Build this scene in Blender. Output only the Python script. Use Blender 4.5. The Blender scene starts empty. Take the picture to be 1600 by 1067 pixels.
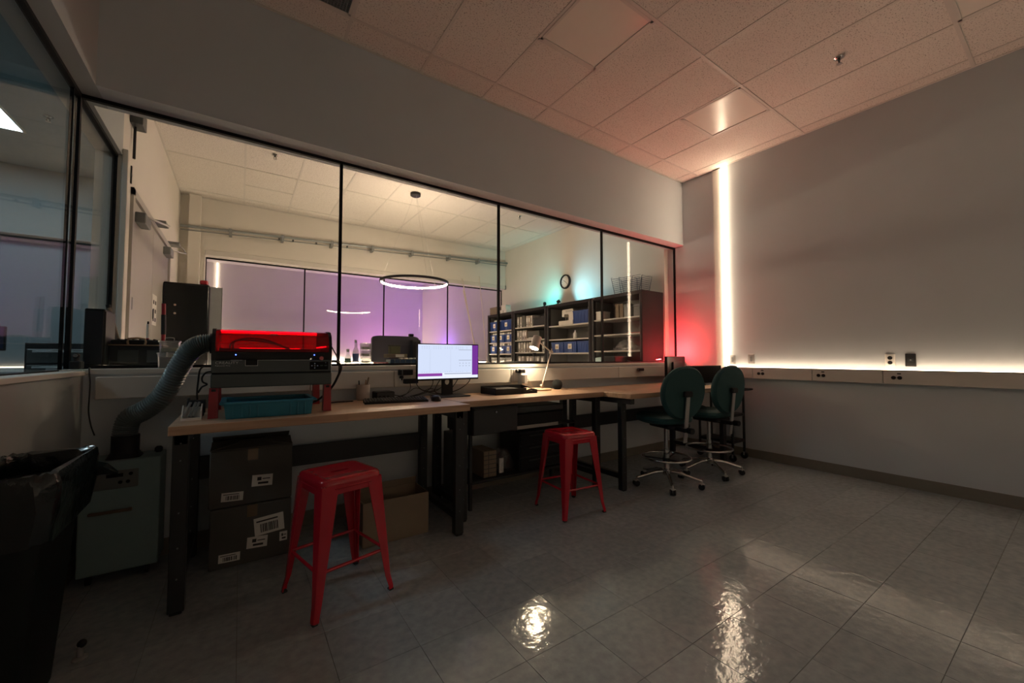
import bpy, bmesh, math, random
from mathutils import Vector, Matrix, Euler

random.seed(7)
sc = bpy.context.scene
COL = sc.collection
PI = math.pi

# ------------------------------------------------------------------ camera, world, exposure
cam_d = bpy.data.cameras.new('camera')
cam = bpy.data.objects.new('camera', cam_d)
COL.objects.link(cam)
cam.location = (-5.036, -3.189, 1.18)
cam.rotation_euler = (math.radians(92.315), 0, math.radians(-34.323))
cam_d.sensor_width = 36.0
cam_d.lens = 14.0
cam_d.clip_start = 0.02
sc.camera = cam

world = bpy.data.worlds.new('night')
sc.world = world
world.use_nodes = True
world.node_tree.nodes['Background'].inputs[0].default_value = (0.02, 0.03, 0.04, 1)
world.node_tree.nodes['Background'].inputs[1].default_value = 0.2

sc.view_settings.view_transform = 'Standard'
sc.view_settings.look = 'None'
sc.view_settings.exposure = 1.6
sc.view_settings.gamma = 1.0
sc.view_settings.use_curve_mapping = False
sc.cycles.use_denoising = True
sc.cycles.max_bounces = 10
sc.cycles.diffuse_bounces = 5
sc.cycles.glossy_bounces = 5
sc.cycles.transparent_max_bounces = 28
sc.cycles.caustics_reflective = False
sc.cycles.caustics_refractive = False
sc.cycles.sample_clamp_indirect = 4.0

# light strengths (lamps of the place, plus a few added ones)
WARM = (1.0, 0.66, 0.36)
WARM2 = (1.0, 0.745, 0.51)
L_STRIP_V = 12.5      # vertical LED strip, room in front
L_STRIP_H = 6.6      # LED strip along the wall raceway
L_RING = 92.0         # ring pendant
L_STRIP_FAR = 21.0
L_STRIP_REAR = 6.5
L_STRIP_3 = 39.0
L_RED = 54.0
L_TEAL = 31.0
L_PURPLE = 47.0
L_DESK = 6.2
L_HALL = 10.0

# ------------------------------------------------------------------ materials
MATS = {}
def _nt(name):
    m = bpy.data.materials.new(name); m.use_nodes = True
    nt = m.node_tree; nt.nodes.clear()
    out = nt.nodes.new('ShaderNodeOutputMaterial')
    return m, nt, out
def mat(name, col, rough=0.5, metal=0.0, var=0.06, scale=12.0, bump=0.0, bscale=60.0, spec=0.5, coat=0.0, stretch=None, alpha=None):
    if name in MATS: return MATS[name]
    m, nt, out = _nt(name)
    N = nt.nodes.new; L = nt.links.new
    b = N('ShaderNodeBsdfPrincipled')
    b.inputs['Roughness'].default_value = rough
    b.inputs['Metallic'].default_value = metal
    b.inputs['Specular IOR Level'].default_value = spec
    b.inputs['Coat Weight'].default_value = coat
    b.inputs['Coat Roughness'].default_value = 0.12
    tc = N('ShaderNodeTexCoord')
    src = tc.outputs['Object']
    if stretch:
        mp = N('ShaderNodeMapping'); mp.inputs['Scale'].default_value = stretch
        L(src, mp.inputs[0]); src = mp.outputs[0]
    n = N('ShaderNodeTexNoise'); n.inputs['Scale'].default_value = scale; n.inputs['Detail'].default_value = 4
    L(src, n.inputs['Vector'])
    mx = N('ShaderNodeMix'); mx.data_type = 'RGBA'
    mx.inputs[6].default_value = tuple(max(0, c * (1 - 2 * var)) for c in col) + (1,)
    mx.inputs[7].default_value = tuple(min(1, c * (1 + 2 * var)) for c in col) + (1,)
    L(n.outputs['Fac'], mx.inputs[0]); L(mx.outputs[2], b.inputs['Base Color'])
    if bump:
        n2 = N('ShaderNodeTexNoise'); n2.inputs['Scale'].default_value = bscale; n2.inputs['Detail'].default_value = 3
        L(src, n2.inputs['Vector'])
        bp = N('ShaderNodeBump'); bp.inputs['Strength'].default_value = bump; bp.inputs['Distance'].default_value = 0.01
        L(n2.outputs['Fac'], bp.inputs['Height']); L(bp.outputs[0], b.inputs['Normal'])
    L(b.outputs[0], out.inputs[0])
    MATS[name] = m
    return m
def emit(name, col, strength):
    if name in MATS: return MATS[name]
    m, nt, out = _nt(name)
    e = nt.nodes.new('ShaderNodeEmission')
    e.inputs[0].default_value = tuple(col) + (1,); e.inputs[1].default_value = strength
    nt.links.new(e.outputs[0], out.inputs[0])
    MATS[name] = m
    return m
def glass(name, tint=(0.96, 0.98, 0.98), refl=1.0, rough=0.0, f0=0.04, haze=0.0, hazecol=(0.6, 0.6, 0.6)):
    if name in MATS: return MATS[name]
    m, nt, out = _nt(name)
    N = nt.nodes.new; L = nt.links.new
    lw = N('ShaderNodeLayerWeight'); lw.inputs[0].default_value = 0.5
    p = N('ShaderNodeMath'); p.operation = 'POWER'; p.inputs[1].default_value = 5
    L(lw.outputs['Facing'], p.inputs[0])
    a = N('ShaderNodeMath'); a.operation = 'MULTIPLY_ADD'; a.inputs[1].default_value = (1 - f0) * refl; a.inputs[2].default_value = f0 * refl
    L(p.outputs[0], a.inputs[0])
    t = N('ShaderNodeBsdfTransparent'); t.inputs[0].default_value = tint + (1,)
    g = N('ShaderNodeBsdfGlossy'); g.inputs['Roughness'].default_value = rough
    mx = N('ShaderNodeMixShader'); L(a.outputs[0], mx.inputs[0])
    if haze:
        d = N('ShaderNodeBsdfDiffuse'); d.inputs[0].default_value = hazecol + (1,)
        m2 = N('ShaderNodeMixShader'); m2.inputs[0].default_value = haze
        L(t.outputs[0], m2.inputs[1]); L(d.outputs[0], m2.inputs[2]); L(m2.outputs[0], mx.inputs[1])
    else:
        L(t.outputs[0], mx.inputs[1])
    L(g.outputs[0], mx.inputs[2]); L(mx.outputs[0], out.inputs[0])
    MATS[name] = m
    return m
def mat_floor():
    m, nt, out = _nt('vinyl_tile'); N = nt.nodes.new; L = nt.links.new
    b = N('ShaderNodeBsdfPrincipled'); b.inputs['Specular IOR Level'].default_value = 0.5
    geo = N('ShaderNodeNewGeometry')
    oi = N('ShaderNodeObjectInfo')
    n = N('ShaderNodeTexNoise'); n.inputs['Scale'].default_value = 26; n.inputs['Detail'].default_value = 8
    L(geo.outputs['Position'], n.inputs['Vector'])
    cr = N('ShaderNodeValToRGB')
    cr.color_ramp.elements[0].position = 0.3; cr.color_ramp.elements[0].color = (0.255, 0.285, 0.305, 1)
    cr.color_ramp.elements[1].position = 0.7; cr.color_ramp.elements[1].color = (0.34, 0.375, 0.395, 1)
    L(n.outputs['Fac'], cr.inputs[0])
    hs = N('ShaderNodeHueSaturation')
    ma = N('ShaderNodeMath'); ma.operation = 'MULTIPLY_ADD'; ma.inputs[1].default_value = 0.12; ma.inputs[2].default_value = 0.94
    L(oi.outputs['Random'], ma.inputs[0]); L(ma.outputs[0], hs.inputs['Value']); L(cr.outputs[0], hs.inputs['Color'])
    # a few black scuffs with shapes of their own
    L(hs.outputs[0], b.inputs['Base Color'])
    n3 = N('ShaderNodeTexNoise'); n3.inputs['Scale'].default_value = 2.3; n3.inputs['Detail'].default_value = 5
    L(geo.outputs['Position'], n3.inputs['Vector'])
    r = N('ShaderNodeMapRange'); r.inputs[1].default_value = 0.3; r.inputs[2].default_value = 0.7
    r.inputs[3].default_value = 0.08; r.inputs[4].default_value = 0.16
    L(n3.outputs['Fac'], r.inputs[0]); L(r.outputs[0], b.inputs['Roughness'])
    n2 = N('ShaderNodeTexNoise'); n2.inputs['Scale'].default_value = 17; n2.inputs['Detail'].default_value = 4
    L(geo.outputs['Position'], n2.inputs['Vector'])
    bp = N('ShaderNodeBump'); bp.inputs['Strength'].default_value = 0.22; bp.inputs['Distance'].default_value = 0.01
    L(n2.outputs['Fac'], bp.inputs['Height']); L(bp.outputs[0], b.inputs['Normal'])
    L(b.outputs[0], out.inputs[0])
    return m
def mat_ceiling():
    m, nt, out = _nt('mineral_fibre_tile'); N = nt.nodes.new; L = nt.links.new
    b = N('ShaderNodeBsdfPrincipled'); b.inputs['Roughness'].default_value = 0.95; b.inputs['Specular IOR Level'].default_value = 0.1
    geo = N('ShaderNodeNewGeometry')
    v = N('ShaderNodeTexNoise'); v.inputs['Scale'].default_value = 110; v.inputs['Detail'].default_value = 2.5
    L(geo.outputs['Position'], v.inputs['Vector'])
    cr = N('ShaderNodeValToRGB')
    cr.color_ramp.elements[0].position = 0.31; cr.color_ramp.elements[0].color = (0.30, 0.28, 0.25, 1)
    cr.color_ramp.elements[1].position = 0.43; cr.color_ramp.elements[1].color = (0.74, 0.71, 0.66, 1)
    L(v.outputs['Fac'], cr.inputs[0]); L(cr.outputs[0], b.inputs['Base Color'])
    bp = N('ShaderNodeBump'); bp.inputs['Strength'].default_value = 0.5; bp.inputs['Distance'].default_value = 0.004
    L(v.outputs['Fac'], bp.inputs['Height']); L(bp.outputs[0], b.inputs['Normal'])
    L(b.outputs[0], out.inputs[0])
    return m
def mat_wood(name, c1, c2):
    m, nt, out = _nt(name); N = nt.nodes.new; L = nt.links.new
    b = N('ShaderNodeBsdfPrincipled'); b.inputs['Roughness'].default_value = 0.42
    tc = N('ShaderNodeTexCoord'); mp = N('ShaderNodeMapping'); mp.inputs['Scale'].default_value = (1.2, 22, 22)
    L(tc.outputs['Object'], mp.inputs[0])
    n = N('ShaderNodeTexNoise'); n.inputs['Scale'].default_value = 2.2; n.inputs['Detail'].default_value = 6; n.inputs['Distortion'].default_value = 0.4
    L(mp.outputs[0], n.inputs['Vector'])
    br = N('ShaderNodeTexBrick'); br.inputs['Scale'].default_value = 1.0
    br.inputs['Brick Width'].default_value = 0.75; br.inputs['Row Height'].default_value = 0.045; br.inputs['Mortar Size'].default_value = 0.0
    br.inputs['Color1'].default_value = (0.86, 0.86, 0.86, 1); br.inputs['Color2'].default_value = (1.08, 1.05, 1.0, 1)
    L(tc.outputs['Object'], br.inputs['Vector'])
    cr = N('ShaderNodeValToRGB')
    cr.color_ramp.elements[0].position = 0.3; cr.color_ramp.elements[0].color = c1 + (1,)
    cr.color_ramp.elements[1].position = 0.7; cr.color_ramp.elements[1].color = c2 + (1,)
    L(n.outputs['Fac'], cr.inputs[0])
    mx = N('ShaderNodeMix'); mx.data_type = 'RGBA'; mx.blend_type = 'MULTIPLY'; mx.inputs[0].default_value = 1.0
    L(cr.outputs[0], mx.inputs[6]); L(br.outputs['Color'], mx.inputs[7]); L(mx.outputs[2], b.inputs['Base Color'])
    L(b.outputs[0], out.inputs[0])
    return m

M_WALL = mat('wall_paint', (0.535, 0.575, 0.605), 0.62, var=0.02, scale=3, bump=0.05, bscale=180)
M_WALL2 = mat('wall_paint_warm', (0.66, 0.63, 0.57), 0.62, var=0.02, scale=3)
M_TRIM = mat('raceway_enamel', (0.60, 0.575, 0.53), 0.4, var=0.02)
M_TILE = mat_floor()
M_SUB = mat('floor_adhesive', (0.12, 0.11, 0.10), 0.5)
M_CT = mat_ceiling()
M_GRID = mat('grid_enamel', (0.62, 0.60, 0.56), 0.5, var=0.02)
M_BASE = mat('vinyl_base', (0.20, 0.185, 0.15), 0.5)
M_BLACK = mat('black_anodised', (0.004, 0.004, 0.005), 0.6, spec=.15)
M_GLASS = glass('window_glass', (0.96, 0.972, 0.97), refl=.42)
M_LEDV = emit('led_vertical', WARM2, L_STRIP_V)
M_LEDH = emit('led_horizontal', WARM2, L_STRIP_H)
M_LEDF = emit('led_far', WARM2, L_STRIP_FAR)
M_WOOD = mat_wood('maple_block', (0.40, 0.245, 0.155), (0.56, 0.375, 0.25))
M_STEELBLK = mat('black_powder_coat', (0.014, 0.016, 0.018), 0.45, bump=0.05, bscale=300)
M_RED = mat('red_lacquer', (0.46, 0.007, 0.022), 0.25, var=0.05, coat=0.3)
M_REDP = mat('red_plastic', (0.34, 0.006, 0.018), 0.4)
M_BLKP = mat('black_plastic', (0.010, 0.010, 0.012), 0.55, spec=.3)
M_DGREY = mat('dark_grey_metal', (0.040, 0.048, 0.05), 0.42)
M_GREY = mat('grey_plastic', (0.16, 0.17, 0.17), 0.45)
M_WHITE = mat('white_plastic', (0.72, 0.70, 0.66), 0.4, var=0.02)
M_PAPER = mat('paper', (0.78, 0.76, 0.72), 0.8, var=0.03)
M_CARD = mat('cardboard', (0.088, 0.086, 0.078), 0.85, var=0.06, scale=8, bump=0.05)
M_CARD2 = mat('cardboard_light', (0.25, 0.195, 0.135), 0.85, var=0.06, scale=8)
M_TAPE = mat('packing_tape', (0.20, 0.14, 0.09), 0.25)
M_CHROME = mat('chrome', (0.55, 0.55, 0.54), 0.16, metal=1.0, var=0.03)
M_STEEL = mat('brushed_steel', (0.42, 0.41, 0.40), 0.4, metal=.6)
M_GREENF = mat('dark_green_fabric', (0.013, 0.058, 0.060), 0.8, var=0.12, scale=180, bump=0.2, bscale=400)
M_BLUEBIN = mat('blue_bin_plastic', (0.012, 0.055, 0.24), 0.4)
M_TEALTRAY = mat('teal_tray_plastic', (0.018, 0.20, 0.31), 0.45)
M_INK = mat('printed_ink', (0.03, 0.03, 0.03), 0.7)
M_CABLE = mat('cable_rubber', (0.010, 0.010, 0.011), 0.5)
M_CAB = mat('charcoal_cabinet', (0.026, 0.022, 0.023), 0.6, spec=.1)
M_SHELF = mat('shelf_enamel', (0.50, 0.47, 0.42), 0.45)
M_CABIN = mat('cabinet_lining', (0.15, 0.15, 0.14), 0.6)
M_BAG = mat('bag_film', (0.004, 0.008, 0.009), 0.18, var=0.2, scale=20, bump=0.35, bscale=30)
M_CLEAR = glass('clear_plastic', (0.88, 0.90, 0.88), rough=0.08, haze=0.26, hazecol=(.75, .76, .74))

# ------------------------------------------------------------------ mesh helpers
MAT_W = {}
def _mw(o): return MAT_W.get(o, Matrix.Identity(4))
class MB:
    def __init__(self): self.bm = bmesh.new()
    def _merge(self, tmp, mtx=None):
        if mtx is not None: bmesh.ops.transform(tmp, matrix=mtx, verts=tmp.verts)
        me = bpy.data.meshes.new('t'); tmp.to_mesh(me); tmp.free()
        self.bm.from_mesh(me); bpy.data.meshes.remove(me)
    def box(self, x0, x1, y0, y1, z0, z1, bev=0.0, seg=1, rot=None):
        t = bmesh.new(); bmesh.ops.create_cube(t, size=1.0)
        sx, sy, sz = abs(x1 - x0), abs(y1 - y0), abs(z1 - z0)
        for v in t.verts: v.co = Vector((v.co.x * sx, v.co.y * sy, v.co.z * sz))
        if bev: bmesh.ops.bevel(t, geom=list(t.edges), offset=min(bev, 0.49 * min(sx, sy, sz)), segments=seg, affect='EDGES', profile=0.5)
        c = Matrix.Translation(((x0 + x1) / 2, (y0 + y1) / 2, (z0 + z1) / 2))
        self._merge(t, c @ rot.to_4x4() if rot is not None else c)
        return self
    def cyl(self, p0, p1, r0, r1=None, n=16):
        p0, p1 = Vector(p0), Vector(p1); r1 = r0 if r1 is None else r1
        d = p1 - p0; ln = d.length
        t = bmesh.new(); bmesh.ops.create_cone(t, cap_ends=True, segments=n, radius1=r0, radius2=r1, depth=ln)
        self._merge(t, Matrix.Translation((p0 + p1) / 2) @ d.to_track_quat('Z', 'Y').to_matrix().to_4x4())
        return self
    def sphere(self, c, r, n=16, scale=(1, 1, 1)):
        t = bmesh.new(); bmesh.ops.create_uvsphere(t, u_segments=n, v_segments=max(6, n // 2), radius=r)
        self._merge(t, Matrix.Translation(c) @ Matrix.Diagonal(tuple(scale) + (1,)))
        return self
    def tube(self, pts, r, n=8, sub=6, closed=False):
        P = [Vector(p) for p in pts]
        Q = []
        m = len(P)
        rng = range(m) if closed else range(m - 1)
        for i in rng:
            if closed: a, b, c, d = P[(i - 1) % m], P[i], P[(i + 1) % m], P[(i + 2) % m]
            else: a, b, c, d = P[max(i - 1, 0)], P[i], P[i + 1], P[min(i + 2, m - 1)]
            for s in range(sub):
                t = s / sub
                Q.append(0.5 * ((2 * b) + (c - a) * t + (2 * a - 5 * b + 4 * c - d) * t * t + (3 * b - a - 3 * c + d) * t ** 3))
        if not closed: Q.append(P[-1])
        rings = []
        up = None
        rf = r if callable(r) else (lambda s, r=r: r)
        for i, q in enumerate(Q):
            if closed: tn = (Q[(i + 1) % len(Q)] - Q[i - 1])
            else: tn = Q[min(i + 1, len(Q) - 1)] - Q[max(i - 1, 0)]
            tn.normalize()
            if up is None:
                up = Vector((0, 0, 1)) if abs(tn.z) < 0.9 else Vector((1, 0, 0))
            up = (up - tn * up.dot(tn)); up.normalize()
            sd = tn.cross(up)
            rr = rf(i / max(1, len(Q) - 1))
            rings.append([self.bm.verts.new(q + (up * math.cos(2 * PI * k / n) + sd * math.sin(2 * PI * k / n)) * rr) for k in range(n)])
        mm = len(rings)
        for i in range(mm if closed else mm - 1):
            A, B = rings[i], rings[(i + 1) % mm]
            for k in range(n):
                f = self.bm.faces.new((A[k], A[(k + 1) % n], B[(k + 1) % n], B[k])); f.smooth = True
        if not closed:
            self.bm.faces.new(rings[0][::-1]); self.bm.faces.new(rings[-1])
        return self
    def lathe(self, prof, c=(0, 0, 0), n=20, cap=True):
        c = Vector(c); rings = []
        for r, z in prof:
            rings.append([self.bm.verts.new(c + Vector((r * math.cos(2 * PI * k / n), r * math.sin(2 * PI * k / n), z))) for k in range(n)])
        for A, B in zip(rings, rings[1:]):
            for k in range(n):
                self.bm.faces.new((A[k], A[(k + 1) % n], B[(k + 1) % n], B[k]))
        if cap:
            self.bm.faces.new(rings[0][::-1]); self.bm.faces.new(rings[-1])
        return self
    def loft(self, rings, cap=True, closed=True):
        R = [[self.bm.verts.new(p) for p in ring] for ring in rings]
        n = len(R[0])
        for A, B in zip(R, R[1:]):
            for k in range(n if closed else n - 1):
                self.bm.faces.new((A[k], A[(k + 1) % n], B[(k + 1) % n], B[k]))
        if cap:
            self.bm.faces.new(R[0][::-1]); self.bm.faces.new(R[-1])
        return self
    def prism(self, poly, d0, d1, axis='y'):
        def P(a, b, d):
            return {'y': (a, d, b), 'x': (d, a, b), 'z': (a, b, d)}[axis]
        A = [self.bm.verts.new(P(a, b, d0)) for a, b in poly]
        B = [self.bm.verts.new(P(a, b, d1)) for a, b in poly]
        n = len(A)
        for k in range(n): self.bm.faces.new((A[k], A[(k + 1) % n], B[(k + 1) % n], B[k]))
        self.bm.faces.new(A[::-1]); self.bm.faces.new(B)
        return self
    def build(self, name, material, parent=None, world=False, smooth=False, loc=None, bevel=0.0):
        bmesh.ops.recalc_face_normals(self.bm, faces=self.bm.faces)
        if world and parent is not None: bmesh.ops.transform(self.bm, matrix=_mw(parent).inverted(), verts=self.bm.verts)
        me = bpy.data.meshes.new(name); self.bm.to_mesh(me); self.bm.free()
        if smooth:
            me.polygons.foreach_set('use_smooth', [True] * len(me.polygons))
            if hasattr(me, 'set_sharp_from_angle'): me.set_sharp_from_angle(angle=math.radians(40))
        me.materials.append(material)
        o = bpy.data.objects.new(name, me); COL.objects.link(o)
        if parent is not None:
            o.parent = parent; MAT_W[o] = _mw(parent)
        if loc is not None:
            o.location = loc; MAT_W[o] = (_mw(parent) if parent else Matrix.Identity(4)) @ Matrix.Translation(loc)
        return o
def B(name, material, parent, x0, x1, y0, y1, z0, z1, bev=0.0, world=True, seg=1):
    return MB().box(x0, x1, y0, y1, z0, z1, bev, seg).build(name, material, parent, world=world)
def thing(name, label, cat, loc=(0, 0, 0), rz=0.0, group=None, rot=None):
    o = bpy.data.objects.new(name, None); COL.objects.link(o); o.empty_display_size = 0.05
    o.location = loc; o.rotation_euler = rot if rot else (0, 0, rz)
    MAT_W[o] = Matrix.Translation(loc) @ Euler(o.rotation_euler).to_matrix().to_4x4()
    return tag(o, label, cat, group)
def tag(o, label=None, cat=None, group=None, kind=None):
    if label: o['label'] = label
    if cat: o['category'] = cat
    if group: o['group'] = group
    if kind: o['kind'] = kind
    return o
def struct(o, label=None, cat=None):
    o['kind'] = 'structure'
    if label: o['label'] = label
    if cat: o['category'] = cat
    return o
def sempty(name, label, cat, loc=(0, 0, 0)):
    return struct(thing(name, label, cat, loc))
def copy_tree(o, parent=None):
    c = o.copy(); COL.objects.link(c); c.parent = parent
    if parent is None: MAT_W[c] = _mw(o)
    for ch in list(o.children): copy_tree(ch, c)
    return c
def place(o, loc, rz=0.0, label=None, group=None):
    o.location = loc; o.rotation_euler = (0, 0, rz)
    MAT_W[o] = Matrix.Translation(loc) @ Euler((0, 0, rz)).to_matrix().to_4x4()
    if label: o['label'] = label
    if group: o['group'] = group
    return o
def text(name, body, size, material, parent, mtx, ext=0.0004):
    cu = bpy.data.curves.new(name, 'FONT'); cu.body = body; cu.size = size; cu.extrude = ext
    cu.align_x = 'LEFT'
    tmp = bpy.data.objects.new('tmp', cu); COL.objects.link(tmp)
    me = bpy.data.meshes.new_from_object(tmp.evaluated_get(bpy.context.evaluated_depsgraph_get()))
    bpy.data.objects.remove(tmp); bpy.data.curves.remove(cu)
    me.materials.clear(); me.materials.append(material)
    o = bpy.data.objects.new(name, me); COL.objects.link(o); o.parent = parent
    o.matrix_local = _mw(parent).inverted() @ mtx
    return o
RX90 = Matrix.Rotation(PI / 2, 4, 'X')

# ================================================================== SETTING
ZC = 3.615
XL, XG = -5.755, -5.86           # left wall face, left glass plane
YG, YB2 = 0.16, 0.265            # glass plane and far face of the back wall
ZS, ZH = 1.115, 2.743            # sill top, window head
YF = 4.42                        # back wall of the room beyond

# ---- floor with its vinyl tiles
floor = struct(MB().box(-10.5, 0.3, -4.6, 9.8, -0.12, -0.003).build('floor', M_SUB), 'glossy beige vinyl tile floor of the workshop', 'floor')
TS = 0.311
def edges(a, b, org):
    k0 = math.ceil((a - org) / TS - 1e-6); e = [a]
    x = org + k0 * TS
    while x < b - 1e-4:
        if x > a + 0.02: e.append(x)
        x += TS
    e.append(b); return e
tile_cache = {}
def floor_tile(x0, x1, y0, y1):
    w, d = round(x1 - x0, 3), round(y1 - y0, 3)
    if (w, d) not in tile_cache:
        o = MB().box(-w / 2 + .0007, w / 2 - .0007, -d / 2 + .0007, d / 2 - .0007, -0.003, 0.0, 0.0008).build('tile', M_TILE, floor)
        tile_cache[(w, d)] = o.data
    else:
        o = bpy.data.objects.new('tile', tile_cache[(w, d)]); COL.objects.link(o); o.parent = floor
    o.location = ((x0 + x1) / 2, (y0 + y1) / 2, 0)
    o.rotation_euler = (random.uniform(-1, 1) * 0.0012, random.uniform(-1, 1) * 0.0012, 0)
ex = edges(XL, 0.0, -3.465); ey = edges(-3.14, 0.0, -1.90)
for i in range(len(ex) - 1):
    for j in range(len(ey) - 1): floor_tile(ex[i], ex[i + 1], ey[j], ey[j + 1])
rest = MB()
for i in range(len(ex) - 1):
    for j in range(5):
        rest.box(ex[i] + .0007, ex[i + 1] - .0007, -4.45 + j * .262 + .0007, -4.45 + (j + 1) * .262 - .0007, -.003, 0)
tag(rest.build('tile_field', M_TILE, floor), kind='stuff')
B('bare_slab', M_SUB, floor, -5.82, 0, YB2, 9.5, -0.004, 0.0)

# ---- walls
wb = MB()
wb.box(XL, 0.2, 0, YB2, 0, ZS - 0.03); wb.box(XL, 0.2, 0, YB2, ZH, ZC + .1)
struct(wb.build('wall_back', M_WALL), 'beige painted partition wall holding the long interior window', 'wall')
wr = MB(); wr.box(0, 0.2, -4.6, -0.45, 0, ZC + .1); wr.box(0.03, 0.2, -0.45, 0.0, 0, ZC + .1); wr.box(0.06, 0.2, 0.0, YB2, 0, ZC + .1)
struct(wr.build('wall_right', M_WALL), 'plain beige wall with the glowing strip lights', 'wall')
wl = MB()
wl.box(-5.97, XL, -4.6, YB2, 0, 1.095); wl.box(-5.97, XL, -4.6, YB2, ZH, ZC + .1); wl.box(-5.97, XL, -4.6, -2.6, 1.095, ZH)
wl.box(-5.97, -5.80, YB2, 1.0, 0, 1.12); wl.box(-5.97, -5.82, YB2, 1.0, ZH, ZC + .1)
struct(wl.build('wall_left', mat('wall_paint_shaded', (0.36, 0.39, 0.395), 0.62, var=0.02, scale=3)), 'side wall with window band over the trash bin', 'wall')  # same paint as the other walls, darkened to imitate the dim corner
struct(MB().box(-5.97, 0.2, -4.75, -4.55, 0, ZC + .1).build('wall_rear', M_WALL), 'plain painted wall behind the viewpoint', 'wall')
wfl = MB(); wfl.box(-5.97, -5.82, 1.0, YF, 0, ZC + .1)
struct(wfl.build('wall_far_left', M_WALL2), 'side wall with doors in the room beyond the glass', 'wall')
struct(MB().box(-0.03, 0.2, YB2, YF + .27, 0, ZC + .1).build('wall_far_right', M_WALL2), 'wall with round clock above the cabinets', 'wall')
wf = MB(); wf.box(-5.97, -0.03, YF, YF + .27, 0, 1.10); wf.box(-5.97, -0.03, YF, YF + .27, ZH, ZC + .1)
wf.box(-5.97, -5.51, YF, YF + .27, 1.10, ZH); wf.box(-5.71, -5.57, YF - .10, YF, 0, ZC)
struct(wf.build('wall_far', M_WALL2), 'back wall of the room beyond with second window band', 'wall')
M_WALL3 = mat('wall_paint_third', (0.62, 0.60, 0.60), 0.7, var=0.02, scale=3)
w3 = MB(); w3.box(-5.97, 0.2, 9.45, 9.65, 0, ZC + .1)
struct(w3.build('wall_farthest', M_WALL3), 'lavender-lit wall two rooms away', 'wall')
w3 = MB(); w3.box(-5.97, -5.82, YF + .27, 9.45, 0, ZC + .1); w3.box(-0.03, 0.2, YF + .27, 9.45, 0, ZC + .1)
struct(w3.build('wall_farthest_side', M_WALL3), 'side walls of the lavender-lit third room', 'wall')
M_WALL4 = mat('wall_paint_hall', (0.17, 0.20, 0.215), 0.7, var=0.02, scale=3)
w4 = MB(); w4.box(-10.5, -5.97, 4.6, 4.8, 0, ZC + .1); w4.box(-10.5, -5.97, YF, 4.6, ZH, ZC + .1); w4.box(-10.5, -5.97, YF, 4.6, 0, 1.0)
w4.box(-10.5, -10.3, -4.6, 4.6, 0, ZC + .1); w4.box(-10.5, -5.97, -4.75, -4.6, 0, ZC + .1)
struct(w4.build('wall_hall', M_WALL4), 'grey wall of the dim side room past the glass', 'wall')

# ---- ceilings: slab, lay-in tiles, grid bars
ceil = struct(MB().box(-10.5, 0.3, -4.75, 9.8, ZC + .05, ZC + .2).build('ceiling', M_SUB), 'suspended ceiling of pitted mineral tiles in metal grid', 'ceiling')
struct(B('ceiling_third', M_WALL3, None, -5.82, -.03, YF + .27, 9.45, ZC, ZC + .04), 'pale ceiling of the third room', 'ceiling')
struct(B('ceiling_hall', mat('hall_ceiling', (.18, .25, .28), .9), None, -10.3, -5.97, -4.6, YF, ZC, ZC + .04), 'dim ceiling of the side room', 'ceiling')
KX = [-.769 - .6096 * k for k in range(-1, 8)]           # -0.159 ... -5.036
def ceiling_bays(x_edges, y_edges, skip, split):
    for i in range(len(x_edges) - 1):
        for j in range(len(y_edges) - 1):
            x1, x0 = x_edges[i], x_edges[i + 1]; y0, y1 = y_edges[j], y_edges[j + 1]
            spans = [(y0, y1)]
            if (i, j) in split: ym = split[(i, j)]; spans = [(y0, ym), (ym, y1)]
            for s, (a, b) in enumerate(spans):
                if (i, j, s) in skip: continue
                key = ('c', round(x1 - x0, 3), round(b - a, 3))
                w, d = x1 - x0, b - a
                if key in tile_cache:
                    o = bpy.data.objects.new('ceiling_tile', tile_cache[key]); COL.objects.link(o); o.parent = ceil
                else:
                    o = MB().box(-w / 2 + .002, w / 2 - .002, -d / 2 + .002, d / 2 - .002, 0, .016, .003).build('ceiling_tile', M_CT, ceil)
                    tile_cache[key] = o.data
                o.location = ((x0 + x1) / 2, (a + b) / 2, ZC + .0035 + random.uniform(0, .0015))
            if len(spans) == 2:
                B('cross_tee', M_GRID, ceil, x0, x1, spans[0][1] - .011, spans[0][1] + .011, ZC + .0005, ZC + .012)
    for x in x_edges[1:-1]:
        for j in range(len(y_edges) - 1):
            B('cross_tee', M_GRID, ceil, x - .011, x + .011, y_edges[j] + .012, y_edges[j + 1] - .012, ZC + .0005, ZC + .012)
    for y in y_edges[1:-1]:
        B('main_runner', M_GRID, ceil, x_edges[-1], x_edges[0], y - .012, y + .012, ZC - .0008, ZC + .012)
    xa, xb, ya, yb = x_edges[-1], x_edges[0], y_edges[0], y_edges[-1]
    B('wall_angle', M_GRID, ceil, xa, xb, yb - .02, yb, ZC, ZC + .012); B('wall_angle', M_GRID, ceil, xb - .02, xb, ya, yb, ZC, ZC + .012)
    B('wall_angle', M_GRID, ceil, xa, xa + .02, ya, yb, ZC, ZC + .012)
xs1 = [0.0] + KX + [XL]
ys1 = [-4.55, -3.913, -2.694, -1.475, -.256, 0.0]
# index of bays: i counts bays from the right wall, j from the rear
ceiling_bays(xs1, ys1, {(2, 3, 0), (5, 3, 0), (2, 1, 1), (8, 3, 1)}, {(2, 3): -.865, (5, 3): -.865, (2, 1): -3.304, (8, 3): -.865})
xs2 = [-.03] + KX + [-5.82]
ys2 = [YB2, .46, 1.68, 2.90, 4.12, YF]
ceiling_bays(xs2, ys2, set(), {(2, 3): 3.51, (8, 3): 3.51, (5, 1): 1.07})

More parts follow.
